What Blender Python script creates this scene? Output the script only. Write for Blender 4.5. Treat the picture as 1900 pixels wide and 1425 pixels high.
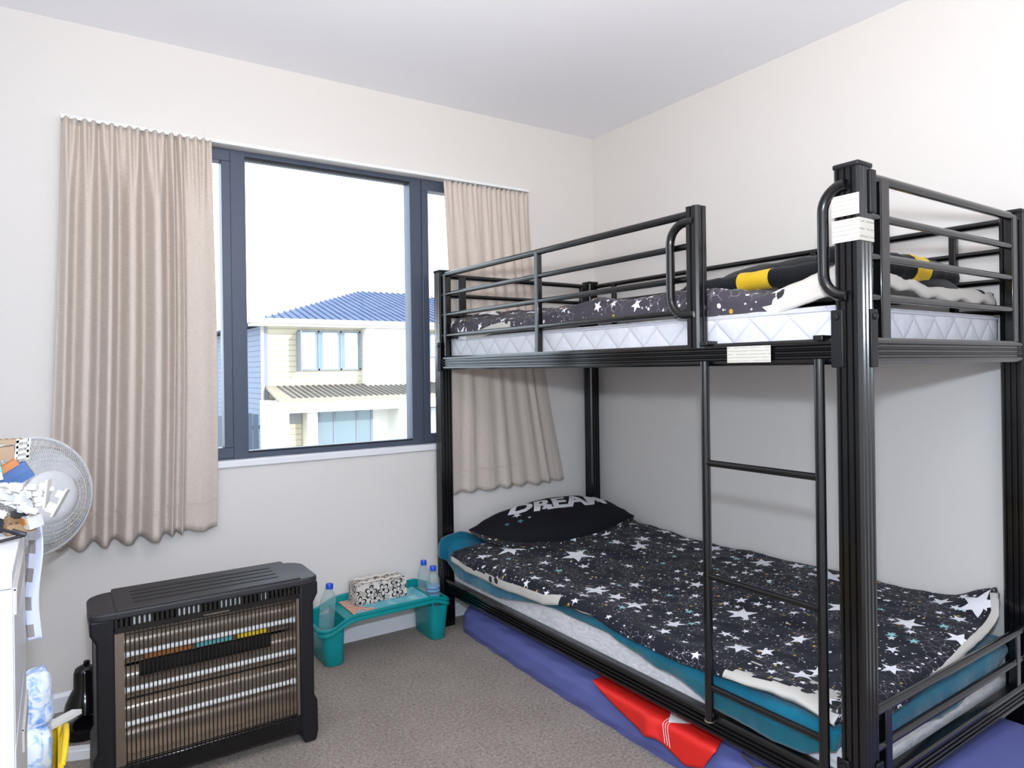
import bpy, bmesh, math, random
from mathutils import Vector, Matrix, noise

# ------------------------------------------------------------------ clear
for o in list(bpy.data.objects):
    bpy.data.objects.remove(o, do_unlink=True)
scene = bpy.context.scene
COL = scene.collection
PI = math.pi
random.seed(7)

# ------------------------------------------------------------------ camera
cam_d = bpy.data.cameras.new('camera')
cam = bpy.data.objects.new('camera', cam_d)
COL.objects.link(cam)
CAM = Vector((-2.4374, -2.8508, 1.1637))
YAW, ROLL = -0.5866, 0.0139
_f = Vector((-math.sin(YAW), math.cos(YAW), 0)); _r = Vector((math.cos(YAW), math.sin(YAW), 0)); _u = Vector((0, 0, 1))
_R = _r * math.cos(ROLL) - _u * math.sin(ROLL)
_U = _r * math.sin(ROLL) + _u * math.cos(ROLL)
mw = Matrix((( _R.x, _U.x, -_f.x, CAM.x), (_R.y, _U.y, -_f.y, CAM.y), (_R.z, _U.z, -_f.z, CAM.z), (0, 0, 0, 1)))
cam.matrix_world = mw
cam_d.sensor_fit = 'HORIZONTAL'
cam_d.sensor_width = 36.0
cam_d.lens = 1272.26 * 36.0 / 1900.0
cam_d.shift_y = -29.15 / 1900.0
cam_d.clip_start = 0.02
cam_d.clip_end = 300
scene.camera = cam

# ------------------------------------------------------------------ world, sun, lamps, exposure
world = bpy.data.worlds.new('sky')
scene.world = world
world.use_nodes = True
wn = world.node_tree.nodes
wn['Background'].inputs[0].default_value = (0.80, 0.91, 1.0, 1)
wn['Background'].inputs[1].default_value = 4.2

def light(name, kind, loc, energy, color, rot=(0, 0, 0), **kw):
    d = bpy.data.lights.new(name, kind)
    d.energy = energy
    d.color = color
    for k, v in kw.items():
        setattr(d, k, v)
    o = bpy.data.objects.new(name, d)
    o.location = loc
    o.rotation_euler = rot
    COL.objects.link(o)
    return o

sun = light('sun', 'SUN', (6, -8, 12), 3.6, (1.0, 0.96, 0.88), angle=0.01)
sun.rotation_euler = Vector((-0.34, 0.84, -0.36)).to_track_quat('-Z', 'Y').to_euler()
# the photographer's flash just above the lens
flash = light('camera_flash', 'POINT', (-2.41, -2.84, 1.378), 93, (0.75, 0.885, 1.06), shadow_soft_size=0.035)
# extra upward spot added beside the flash to brighten ceiling and upper walls
fill_spot = light('ceiling_fill_spot', 'SPOT', (-2.41, -2.84, 1.42), 138, (1.0, 0.90, 0.78), shadow_soft_size=0.04, spot_size=math.radians(120), spot_blend=1.0)
_t = math.radians(44)
fill_spot.rotation_euler = Vector((.62 * math.cos(_t), .785 * math.cos(_t), math.sin(_t))).to_track_quat('-Z', 'Y').to_euler()
# unseen pendant added as warm fill for the ceiling (fitting built below)
lamp = light('pendant_fill_light', 'POINT', (-1.75, -2.15, 1.98), 11, (1.0, 0.90, 0.80), shadow_soft_size=0.10)

vs = scene.view_settings
vs.view_transform = 'Standard'
vs.look = 'None'
vs.exposure = 0.0
vs.gamma = 1.0
vs.use_curve_mapping = False

# ------------------------------------------------------------------ mesh helpers
class MB:
    def __init__(s):
        s.v = []; s.f = []; s.m = []; s.uv = None
    def add(s, vs_, fs, mi=0):
        b = len(s.v)
        s.v += [tuple(p) for p in vs_]
        s.f += [tuple(i + b for i in f) for f in fs]
        s.m += [mi] * len(fs)
        return s
    def box(s, x0, x1, y0, y1, z0, z1, mi=0):
        vs_ = [(x, y, z) for z in (z0, z1) for y in (y0, y1) for x in (x0, x1)]
        return s.add(vs_, [(0, 2, 3, 1), (4, 5, 7, 6), (0, 1, 5, 4), (2, 6, 7, 3), (0, 4, 6, 2), (1, 3, 7, 5)], mi)
    def obox(s, c, ax, ay, az, hx, hy, hz, mi=0):
        c = Vector(c); ax = Vector(ax).normalized() * hx; ay = Vector(ay).normalized() * hy; az = Vector(az).normalized() * hz
        vs_ = [c + ax * i + ay * j + az * k for k in (-1, 1) for j in (-1, 1) for i in (-1, 1)]
        return s.add(vs_, [(0, 2, 3, 1), (4, 5, 7, 6), (0, 1, 5, 4), (2, 6, 7, 3), (0, 4, 6, 2), (1, 3, 7, 5)], mi)
    def tube(s, path, r, n=10, closed=False, mi=0):
        P = [Vector(p) for p in path]; N = len(P)
        rs = r if isinstance(r, (list, tuple)) else [r] * N
        vs_ = []; prev = None
        for i in range(N):
            if closed: t = P[(i + 1) % N] - P[i - 1]
            else: t = P[min(i + 1, N - 1)] - P[max(i - 1, 0)]
            t.normalize()
            if prev is None:
                a = Vector((0, 0, 1)) if abs(t.z) < .9 else Vector((1, 0, 0))
            else: a = prev
            a = (a - t * a.dot(t)).normalized(); prev = a
            b = t.cross(a)
            for k in range(n):
                w = 2 * PI * k / n
                vs_.append(P[i] + (a * math.cos(w) + b * math.sin(w)) * rs[i])
        fs = []
        for i in range(N if closed else N - 1):
            j = (i + 1) % N
            for k in range(n):
                l = (k + 1) % n
                fs.append((i * n + k, i * n + l, j * n + l, j * n + k))
        if not closed:
            fs.append(tuple(range(n - 1, -1, -1))); fs.append(tuple((N - 1) * n + k for k in range(n)))
        return s.add(vs_, fs, mi)
    def lathe(s, prof, n=24, c=(0, 0, 0), mi=0, M=None):
        vs_ = []; N = len(prof)
        for r, z in prof:
            for k in range(n):
                w = 2 * PI * k / n
                p = Vector((r * math.cos(w), r * math.sin(w), z))
                if M is not None: p = M @ p
                vs_.append(p + Vector(c))
        fs = []
        for i in range(N - 1):
            for k in range(n):
                l = (k + 1) % n
                fs.append((i * n + k, i * n + l, (i + 1) * n + l, (i + 1) * n + k))
        fs.append(tuple(range(n - 1, -1, -1))); fs.append(tuple((N - 1) * n + k for k in range(n)))
        return s.add(vs_, fs, mi)
    def prism(s, poly, fn, a, b, mi=0):
        # poly: 2d points, fn(p, q, t) -> 3d point
        n = len(poly)
        vs_ = [fn(p, q, a) for p, q in poly] + [fn(p, q, b) for p, q in poly]
        fs = [tuple(range(n)), tuple(range(2 * n - 1, n - 1, -1))]
        for i in range(n):
            j = (i + 1) % n
            fs.append((i, i + n, j + n, j))
        return s.add(vs_, fs, mi)
    def grid(s, fn, nu, nv, mi=0, uv=None, mfn=None):
        vs_ = []; uvs = []
        for i in range(nu + 1):
            for j in range(nv + 1):
                r = fn(i / nu, j / nv)
                if uv: vs_.append(r[0]); uvs.append(r[1])
                else: vs_.append(r)
        b = len(s.v)
        fs = []; ms = []
        for i in range(nu):
            for j in range(nv):
                a = i * (nv + 1) + j
                fs.append((a, a + 1, a + nv + 2, a + nv + 1))
                ms.append(mfn((i + .5) / nu, (j + .5) / nv) if mfn else mi)
        s.add(vs_, fs, 0)
        s.m[-len(fs):] = ms
        if uv:
            if s.uv is None: s.uv = [(0, 0)] * b
            s.uv += uvs
        return s
    def build(s, name, mats, parent=None, smooth=False, bevel=0, angle=40, solid=None, sub=0, segs=2):
        me = bpy.data.meshes.new(name)
        me.from_pydata([tuple(p) for p in s.v], [], s.f)
        mats = mats if isinstance(mats, (list, tuple)) else [mats]
        for m in mats: me.materials.append(m)
        me.polygons.foreach_set('material_index', s.m)
        if s.uv is not None:
            ul = me.uv_layers.new(name='UVMap')
            li = [0] * len(me.loops); me.loops.foreach_get('vertex_index', li)
            flat = []
            for i in li:
                q = s.uv[i] if i < len(s.uv) else (0, 0)
                flat += [q[0], q[1]]
            ul.data.foreach_set('uv', flat)
        bm = bmesh.new(); bm.from_mesh(me)
        if s.uv is None and solid is None:
            bmesh.ops.recalc_face_normals(bm, faces=bm.faces)
        bm.to_mesh(me); bm.free()
        if smooth or bevel:
            me.polygons.foreach_set('use_smooth', [True] * len(me.polygons))
            me.set_sharp_from_angle(angle=math.radians(angle))
        me.update()
        o = bpy.data.objects.new(name, me)
        COL.objects.link(o)
        if parent is not None: o.parent = parent
        if solid:
            md = o.modifiers.new('thick', 'SOLIDIFY'); md.thickness = solid[0]; md.offset = solid[1]
            if len(solid) > 2: md.material_offset = solid[2]; md.material_offset_rim = solid[2]
        if bevel:
            md = o.modifiers.new('bevel', 'BEVEL'); md.width = bevel; md.segments = segs; md.limit_method = 'ANGLE'; md.angle_limit = math.radians(38)
            md.harden_normals = False
        if sub:
            md = o.modifiers.new('sub', 'SUBSURF'); md.levels = sub; md.render_levels = sub
        return o

def tag(o, label=None, cat=None, group=None, kind=None):
    if label: o['label'] = label
    if cat: o['category'] = cat
    if group: o['group'] = group
    if kind: o['kind'] = kind
    return o

def empty(name, loc=(0, 0, 0), rz=0, label=None, cat=None, group=None, kind=None):
    o = bpy.data.objects.new(name, None)
    o.empty_display_size = .05
    o.location = loc; o.rotation_euler = (0, 0, rz)
    COL.objects.link(o)
    return tag(o, label, cat, group, kind)

def share(src, name, parent, loc=(0, 0, 0), rot=(0, 0, 0)):
    o = bpy.data.objects.new(name, src.data)
    COL.objects.link(o); o.parent = parent; o.location = loc; o.rotation_euler = rot
    for md in src.modifiers:
        if md.type == 'BEVEL':
            m2 = o.modifiers.new('bevel', 'BEVEL'); m2.width = md.width; m2.segments = md.segments; m2.limit_method = 'ANGLE'; m2.angle_limit = md.angle_limit
    return o

def fbm(x, y, z=0.0, o=3):
    s = 0; a = 1; t = 0
    for i in range(o):
        s += a * noise.noise(Vector((x, y, z + i * 7.3))); t += a
        x *= 2.03; y *= 2.03; a *= .5
    return s / t

def lerp(a, b, t): return a + (b - a) * t
def sst(a, b, x):
    t = max(0, min(1, (x - a) / (b - a))); return t * t * (3 - 2 * t)
def table(tab, x):
    if x <= tab[0][0]: return tab[0][1]
    for (x0, y0), (x1, y1) in zip(tab, tab[1:]):
        if x <= x1: return lerp(y0, y1, (x - x0) / (x1 - x0))
    return tab[-1][1]

# ------------------------------------------------------------------ materials
def srgb(r, g, b):
    f = lambda c: (c / 255 / 12.92) if c / 255 <= .04045 else ((c / 255 + .055) / 1.055) ** 2.4
    return (f(r), f(g), f(b), 1)

class NT:
    def __init__(s, name):
        s.mat = bpy.data.materials.new(name); s.mat.use_nodes = True
        s.t = s.mat.node_tree; s.n = s.t.nodes; s.l = s.t.links
        s.b = s.n['Principled BSDF']; s.out = s.n['Material Output']
    def set(s, **k):
        for a, v in k.items(): s.b.inputs[a.replace('_', ' ')].default_value = v
        return s
    def _in(s, sock, v):
        if isinstance(v, bpy.types.NodeSocket): s.l.new(v, sock)
        else: sock.default_value = v
    def m(s, op, a, b=None, c=None, clamp=False):
        n = s.n.new('ShaderNodeMath'); n.operation = op; n.use_clamp = clamp
        s._in(n.inputs[0], a)
        if b is not None: s._in(n.inputs[1], b)
        if c is not None: s._in(n.inputs[2], c)
        return n.outputs[0]
    def vm(s, op, a, b=None):
        n = s.n.new('ShaderNodeVectorMath'); n.operation = op
        s._in(n.inputs[0], a)
        if b is not None: s._in(n.inputs[1], b)
        return n.outputs['Value'] if op in ('LENGTH', 'DOT_PRODUCT') else n.outputs[0]
    def sep(s, v):
        n = s.n.new('ShaderNodeSeparateXYZ'); s._in(n.inputs[0], v); return n.outputs
    def mix(s, f, a, b):
        n = s.n.new('ShaderNodeMix'); n.data_type = 'RGBA'
        s._in(n.inputs[0], f); s._in(n.inputs[6], a); s._in(n.inputs[7], b); return n.outputs[2]
    def coord(s, which='Object'):
        return s.n.new('ShaderNodeTexCoord').outputs[which]
    def noise(s, vec, scale, detail=2, rough=.5, dist=0):
        n = s.n.new('ShaderNodeTexNoise'); s._in(n.inputs['Vector'], vec); n.inputs['Scale'].default_value = scale
        n.inputs['Detail'].default_value = detail; n.inputs['Roughness'].default_value = rough; n.inputs['Distortion'].default_value = dist
        return n.outputs
    def vor(s, vec, scale, rand=1, feat='F1', dim='2D'):
        n = s.n.new('ShaderNodeTexVoronoi'); n.voronoi_dimensions = dim; n.feature = feat
        s._in(n.inputs['Vector'], vec); n.inputs['Scale'].default_value = scale; n.inputs['Randomness'].default_value = rand
        return n.outputs
    def ramp(s, v, a, b):
        n = s.n.new('ShaderNodeMapRange'); s._in(n.inputs[0], v); n.inputs[1].default_value = a; n.inputs[2].default_value = b
        return n.outputs[0]
    def bump(s, h, strength=.3, dist=.01):
        n = s.n.new('ShaderNodeBump'); n.inputs['Strength'].default_value = strength; n.inputs['Distance'].default_value = dist
        s._in(n.inputs['Height'], h); s.l.new(n.outputs[0], s.b.inputs['Normal']); return s
    def color(s, c): s._in(s.b.inputs['Base Color'], c); return s

def plain(name, col, rough=.5, metal=0, bump=None, var=0, spec=.5, **k):
    t = NT(name).set(Roughness=rough, Metallic=metal)
    t.b.inputs['Specular IOR Level'].default_value = spec
    c = t.coord()
    if var:
        f = t.noise(c, 3.0, 3)[0]
        d = tuple(max(0, x * (1 - var)) for x in col[:3]) + (1,)
        t.color(t.mix(f, d, col))
    else: t.color(col)
    if bump:
        t.bump(t.noise(c, bump[0], 3)[0], bump[1], bump[2])
    for a, v in k.items(): t.b.inputs[a.replace('_', ' ')].default_value = v
    return t.mat

M = {}
M['wall'] = plain('wall_paint', srgb(222, 217, 212), .75, bump=(180, .05, .002), spec=.25)
M['ceiling'] = plain('ceiling_paint', srgb(247, 246, 251), .85, spec=.2)
M['trim'] = plain('white_trim_paint', srgb(232, 232, 235), .4)
M['alu'] = plain('charcoal_aluminium', srgb(76, 84, 100), .38, .25, bump=(400, .03, .001))
M['alu_dark'] = plain('window_seal', srgb(28, 30, 36), .6)
M['black'] = plain('black_gloss_paint', srgb(9, 9, 11), .2, 0, spec=.45, Coat_Weight=.3, Coat_Roughness=.1)
M['black_matte'] = plain('black_plastic', srgb(20, 20, 24), .45, spec=.35)
M['charcoal'] = plain('charcoal_plastic', srgb(44, 44, 48), .45, spec=.4)
M['gloss_black'] = plain('gloss_black_plastic', srgb(14, 14, 15), .12)
M['steel'] = plain('brushed_steel', srgb(150, 138, 126), .3, .9, bump=(300, .06, .001))
M['reflector'] = plain('heater_reflector', srgb(200, 186, 170), .33, .75)
M['quartz'] = plain('quartz_tube', srgb(238, 236, 232), .25)
M['wire'] = plain('black_grille_wire', srgb(20, 19, 19), .35)
M['teal_plastic'] = plain('teal_plastic', srgb(0, 140, 142), .35, Subsurface_Weight=.0)
M['white_gloss'] = plain('white_laminate', srgb(206, 206, 211), .35)
M['white_plastic'] = plain('white_plastic', srgb(236, 236, 234), .35)
M['grey_plastic'] = plain('grey_plastic', srgb(176, 172, 168), .5)
M['grip'] = plain('pale_grey_grip', srgb(178, 170, 164), .5)
M['fan_grey'] = plain('pale_grey_fan_plastic', srgb(208, 208, 210), .5)
M['sticker'] = None
M['red'] = plain('red_fabric_sheet', srgb(214, 30, 22), .6, bump=(600, .08, .001))
M['paper'] = plain('white_paper', srgb(235, 235, 232), .7)
M['yellow_plastic'] = plain('yellow_plastic', srgb(238, 200, 30), .4)
M['toy_white'] = plain('white_brick', srgb(196, 193, 187), .4)
M['orange_brick'] = plain('orange_brick', srgb(166, 98, 38), .4)
M['tan_brick'] = plain('tan_brick', srgb(142, 114, 84), .4)
M['blue_brick'] = plain('blue_brick', srgb(48, 82, 132), .35)
M['aqua_brick'] = plain('aqua_brick', srgb(96, 176, 182), .35)
M['cap_blue'] = plain('blue_bottle_cap', srgb(30, 80, 205), .35)
M['blue_label'] = plain('pale_blue_print', srgb(120, 165, 205), .5)
M['cable'] = plain('black_cable', srgb(25, 25, 28), .5)
M['brown_cable'] = plain('brown_cable', srgb(92, 70, 52), .6)
M['lamp_glass'] = plain('opal_lamp_glass', srgb(245, 242, 236), .3)

def carpet():
    t = NT('grey_brown_carpet').set(Roughness=.95)
    t.b.inputs['Specular IOR Level'].default_value = .1
    c = t.coord()
    n1 = t.noise(c, 260, 3, .7)[0]; n2 = t.noise(c, 6, 3)[0]; n3 = t.noise(c, 95, 3, .7)[0]
    f = t.ramp(t.m('ADD', t.m('MULTIPLY', n1, .55), t.m('MULTIPLY', n3, .45)), .36, .64)
    a = t.mix(f, srgb(108, 97, 90), srgb(186, 174, 165))
    b = t.mix(t.ramp(n2, .35, .7), a, t.mix(f, srgb(118, 107, 100), srgb(194, 182, 173)))
    t.color(b)
    t.bump(t.m('ADD', n1, n3), .7, .006)
    return t.mat
M['carpet'] = carpet()

def curtain_mat():
    t = NT('beige_curtain_cloth').set(Roughness=.6)
    c = t.coord('UV')
    x, y, z = t.sep(c)
    weft = t.noise(t.vm('MULTIPLY', c, (30, 500, 1)), 1, 2)[0]
    t.color(t.mix(t.ramp(weft, .35, .65), srgb(206, 191, 178), srgb(220, 207, 196)))
    t.b.inputs['Sheen Weight'].default_value = .15
    t.bump(weft, .12, .002)
    # let some daylight through the cloth
    tr = t.n.new('ShaderNodeBsdfTranslucent'); tr.inputs[0].default_value = srgb(214, 202, 190)
    mx = t.n.new('ShaderNodeMixShader'); mx.inputs[0].default_value = .12
    t.l.new(t.b.outputs[0], mx.inputs[1]); t.l.new(tr.outputs[0], mx.inputs[2]); t.l.new(mx.outputs[0], t.out.inputs[0])
    return t.mat
M['curtain'] = curtain_mat()

def glass_mat(name, col=(1, 1, 1, 1), rough=0.0, refl=.06):
    t = NT(name)
    t.n.remove(t.b)
    tr = t.n.new('ShaderNodeBsdfTransparent'); tr.inputs[0].default_value = col
    gl = t.n.new('ShaderNodeBsdfGlossy'); gl.inputs['Roughness'].default_value = rough
    mx = t.n.new('ShaderNodeMixShader')
    fr = t.n.new('ShaderNodeFresnel'); fr.inputs[0].default_value = 1.45
    sc = t.m('MULTIPLY', fr.outputs[0], refl / .04 * .55)
    t.l.new(sc, mx.inputs[0]); t.l.new(tr.outputs[0], mx.inputs[1]); t.l.new(gl.outputs[0], mx.inputs[2]); t.l.new(mx.outputs[0], t.out.inputs[0])
    return t.mat
M['glass'] = glass_mat('window_glass', (.97, .985, 1, 1))
def bottle_mat():
    t = NT('clear_bottle_plastic'); t.n.remove(t.b)
    tr = t.n.new('ShaderNodeBsdfTransparent'); tr.inputs[0].default_value = (.95, .985, .99, 1)
    gl = t.n.new('ShaderNodeBsdfPrincipled'); gl.inputs['Base Color'].default_value = srgb(206, 224, 228); gl.inputs['Roughness'].default_value = .12
    lw = t.n.new('ShaderNodeLayerWeight'); lw.inputs[0].default_value = .5
    f = t.m('ADD', t.m('MULTIPLY', t.m('POWER', lw.outputs['Facing'], 2.0), .5), .12)
    mx = t.n.new('ShaderNodeMixShader')
    t.l.new(f, mx.inputs[0]); t.l.new(tr.outputs[0], mx.inputs[1]); t.l.new(gl.outputs[0], mx.inputs[2]); t.l.new(mx.outputs[0], t.out.inputs[0])
    return t.mat
M['bottle'] = bottle_mat()

def star_cloth(name, base, lift=0.0, seed=0.0, scale=1.0, stars=True, white=False):
    """printed cotton: white five-pointed stars, dots, gold specks and doodle lines on a dark ground"""
    t = NT(name).set(Roughness=.8)
    t.b.inputs['Specular IOR Level'].default_value = .2
    t.b.inputs['Sheen Weight'].default_value = .06; t.b.inputs['Sheen Roughness'].default_value = .5
    uv = t.vm('ADD', t.coord('UV'), (seed, seed * .7, 0))
    warp = t.noise(uv, 5, 2)[1]
    uvw = t.vm('ADD', uv, t.vm('MULTIPLY', warp, (.012, .012, 0)))
    col = base
    # doodle lines in patches
    dl = t.vor(t.vm('ADD', uv, t.vm('MULTIPLY', t.noise(uv, 30, 2)[1], (.03, .03, 0))), 42 * scale, 1, 'DISTANCE_TO_EDGE')[0]
    lm = t.m('MULTIPLY', t.m('LESS_THAN', dl, .03), t.m('GREATER_THAN', t.noise(uv, 7, 2)[0], .53))
    col = t.mix(t.m('MULTIPLY', lm, .55), col, srgb(150, 142, 150))
    def dots(col, sc, r, keep, c, off):
        v = t.vor(t.vm('ADD', uv, (off, off, 0)), sc * scale, 1)
        k = t.m('LESS_THAN', t.sep(v['Color'])[0], keep)
        rad = t.m('MULTIPLY', t.m('ADD', t.sep(v['Color'])[1], .35), r * sc)
        inn = t.m('LESS_THAN', v['Distance'], rad)
        return t.mix(t.m('MULTIPLY', k, inn), col, c)
    col = dots(col, 70, .0020, .28, srgb(190, 186, 196), 3.1)
    col = dots(col, 30, .0042, .34, srgb(228, 226, 230), 5.3)
    col = dots(col, 22, .0045, .16, srgb(190, 150, 60), 8.9)
    def starl(col, sc, R, keep, c, off, squash=1.0):
        u2 = t.vm('MULTIPLY', t.vm('ADD', uvw, (off, off * 1.3, 0)), (1, squash, 1))
        v = t.vor(u2, sc * scale, .8)
        rnd = t.sep(v['Color'])
        d = t.vm('SUBTRACT', u2, v['Position'])
        x, y, z = t.sep(d)
        ang = t.m('ADD', t.m('ARCTAN2', y, x), t.m('MULTIPLY', rnd[2], 6.283))
        a = t.m('SUBTRACT', t.m('FLOORED_MODULO', ang, 2 * PI / 5), PI / 5)
        rho = t.vm('LENGTH', d)
        ed = t.m('MULTIPLY', rho, t.m('SUBTRACT', t.m('MULTIPLY', t.m('COSINE', a), .588), t.m('MULTIPLY', t.m('SINE', t.m('ABSOLUTE', a)), .409)))
        rr = t.m('MULTIPLY', t.m('ADD', t.m('MULTIPLY', rnd[1], .55), .6), R / scale * .2351)
        ins = t.m('LESS_THAN', ed, rr)
        keepm = t.m('LESS_THAN', rnd[0], keep)
        return t.mix(t.m('MULTIPLY', ins, keepm), col, c)
    if stars:
        W = srgb(236, 235, 240)
        col = starl(col, 15, .017, .42, W, 1.7)
        col = starl(col, 13, .018, .09, srgb(150, 205, 205), 4.2)
        col = starl(col, 7.5, .034, .42, W, 2.9)
        col = starl(col, 4.4, .062, .40, W, 6.1)
    t.color(col)
    t.bump(t.noise(uv, 700, 2)[0], .1, .001)
    return t.mat
M['stars'] = star_cloth('star_print_cotton', srgb(27, 28, 38))
M['stars_lit'] = star_cloth('flash_lit_star_print_cotton', srgb(66, 62, 70), seed=2.37, scale=.8)  # lit copy of the star print, flash sheen put into the grey ground
M['stars_fine'] = star_cloth('fine_star_print_cotton', srgb(34, 32, 36), seed=5.2, scale=1.5)

def lining():
    t = NT('white_lining_cotton').set(Roughness=.85)
    uv = t.coord('UV')
    v = t.vor(uv, 14, 1)
    k = t.m('LESS_THAN', t.sep(v['Color'])[0], .35)
    ins = t.m('MULTIPLY', k, t.m('LESS_THAN', t.m('ADD', v['Distance'], t.m('MULTIPLY', t.noise(uv, 60, 2)[0], .15)), .26))
    t.color(t.mix(ins, srgb(192, 187, 180), srgb(36, 34, 38)))
    return t.mat
M['lining'] = lining()

def quilt(name, base, dark, s=9.0, depth=.006):
    t = NT(name).set(Roughness=.75)
    x, y, z = t.sep(t.coord('UV'))
    a = t.m('ABSOLUTE', t.m('SUBTRACT', t.m('FRACT', t.m('MULTIPLY', t.m('ADD', x, y), s)), .5))
    b = t.m('ABSOLUTE', t.m('SUBTRACT', t.m('FRACT', t.m('MULTIPLY', t.m('SUBTRACT', x, y), s)), .5))
    h = t.m('POWER', t.m('MINIMUM', t.m('SUBTRACT', .5, a), t.m('SUBTRACT', .5, b)), .5)
    n = t.noise(t.coord('UV'), 45, 3)[0]
    line = t.ramp(h, .08, .3)
    c = t.mix(t.ramp(n, .4, .7), base, tuple(v * .93 for v in base[:3]) + (1,))
    t.color(t.mix(line, dark, c))
    t.bump(t.m('ADD', h, t.m('MULTIPLY', n, .12)), .55, depth * 2)
    return t.mat
M['quilt'] = quilt('quilted_white_ticking', srgb(204, 205, 211), srgb(186, 187, 196))
def ticking():
    t = NT('grey_white_mattress_ticking').set(Roughness=.8)
    uv = t.coord('UV')
    n = t.noise(t.vm('MULTIPLY', uv, (14, 40, 1)), 1, 4, .6, 2.5)[0]
    t.color(t.mix(t.ramp(n, .38, .62), srgb(206, 205, 208), srgb(232, 231, 232)))
    t.bump(n, .3, .006)
    return t.mat
M['ticking'] = ticking()

def plush(name, a, b, sc=160, sheen=.35):
    t = NT(name).set(Roughness=.9)
    t.b.inputs['Specular IOR Level'].default_value = .15
    t.b.inputs['Sheen Weight'].default_value = sheen
    c = t.coord()
    n = t.noise(c, 9, 3)[0]; n2 = t.noise(c, sc, 2)[0]
    t.color(t.mix(t.ramp(n, .3, .7), a, b))
    t.bump(n2, .35, .004)
    return t.mat
M['teal_plush'] = plush('teal_plush', srgb(0, 84, 108), srgb(6, 104, 130))
M['teal_under'] = plush('teal_smooth', srgb(0, 82, 98), srgb(0, 94, 110), 300)
M['black_fleece'] = plush('black_fleece', srgb(17, 17, 20), srgb(30, 31, 35), 220, .08)
M['yellow_fleece'] = plush('yellow_fleece', srgb(206, 168, 30), srgb(222, 188, 52), 220, .1)
M['blue_sheet'] = plain('blue_violet_sheet', srgb(92, 98, 158), .75, bump=(12, .15, .02), var=.1)
M['pillow_black'] = plain('black_pillow_cotton', srgb(20, 20, 27), .85, bump=(500, .1, .001), spec=.2)
M['letter'] = plain('white_print', srgb(222, 222, 226), .8)
M['mint_print'] = plain('mint_print', srgb(70, 130, 135), .8)

def sticker_mat():
    t = NT('printed_white_sticker').set(Roughness=.5)
    x, y, z = t.sep(t.coord('UV'))
    row = t.m('FRACT', t.m('MULTIPLY', y, 1))
    ln = t.m('MULTIPLY', t.m('GREATER_THAN', row, .35), t.m('LESS_THAN', row, .6))
    w = t.m('GREATER_THAN', t.noise(t.vm('MULTIPLY', t.coord('UV'), (9, 3, 1)), 1, 3)[0], .43)
    t.color(t.mix(t.m('MULTIPLY', t.m('MULTIPLY', ln, w), .45), srgb(196, 192, 182), srgb(90, 88, 86)))
    return t.mat
M['sticker'] = sticker_mat()

def cloth_blue_white():
    t = NT('blue_white_print_cloth').set(Roughness=.8)
    c = t.coord()
    n = t.noise(c, 26, 3, .6, 1.5)[0]; n2 = t.noise(c, 11, 2)[0]
    t.color(t.mix(t.ramp(n, .47, .6), srgb(226, 234, 246), t.mix(t.ramp(n2, .4, .6), srgb(118, 160, 222), srgb(176, 204, 238))))
    t.bump(n2, .3, .01)
    return t.mat
M['blue_cloth'] = cloth_blue_white()

def strip_mat():
    t = NT('checked_translucent_strip').set(Roughness=.35)
    x, y, z = t.sep(t.coord('UV'))
    g = t.m('MULTIPLY', t.m('LESS_THAN', t.m('FRACT', y), .48), t.m('LESS_THAN', x, .5))
    t.color(t.mix(g, srgb(206, 210, 226), srgb(142, 136, 134)))
    return t.mat
M['strip'] = strip_mat()

def siding(name, a, b, sc=6.5):
    t = NT(name).set(Roughness=.8)
    x, y, z = t.sep(t.coord())
    f = t.m('FRACT', t.m('MULTIPLY', z, sc))
    t.color(t.mix(t.m('LESS_THAN', f, .14), a, b))
    t.bump(f, .5, .02)
    return t.mat
M['board_cream'] = siding('cream_weatherboard', srgb(196, 186, 164), srgb(158, 150, 132))
M['board_shaded'] = siding('shaded_weatherboard', srgb(124, 134, 152), srgb(92, 100, 120))  # cool shade of the side face put into the board colour
M['house_white'] = plain('white_render', srgb(226, 222, 214), .8)
M['roof_blue'] = plain('blue_grey_roofing', srgb(88, 99, 126), .75, 0, spec=.15)
M['roof_tan'] = plain('tan_roofing', srgb(150, 138, 122), .6)
M['roof_dark'] = plain('dark_roofing_valley', srgb(88, 84, 82), .7)
M['gutter'] = plain('cream_gutter', srgb(176, 168, 154), .5)
M['house_frame'] = plain('grey_window_frame', srgb(126, 132, 144), .5)
M['house_glass'] = plain('far_window_glass', srgb(120, 138, 146), .08)
M['net'] = plain('net_curtain', srgb(214, 216, 218), .8)
M['grey_panel'] = plain('grey_panel', srgb(150, 152, 154), .7)
M['fence'] = plain('dark_fence_wood', srgb(74, 84, 100), .8)
M['ground'] = plain('concrete_drive', srgb(170, 166, 158), .9, var=.15)
M['leaf'] = plain('leaf_green', srgb(104, 138, 106), .7, var=.3)
M['bark'] = plain('bark', srgb(100, 84, 70), .9)

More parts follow.
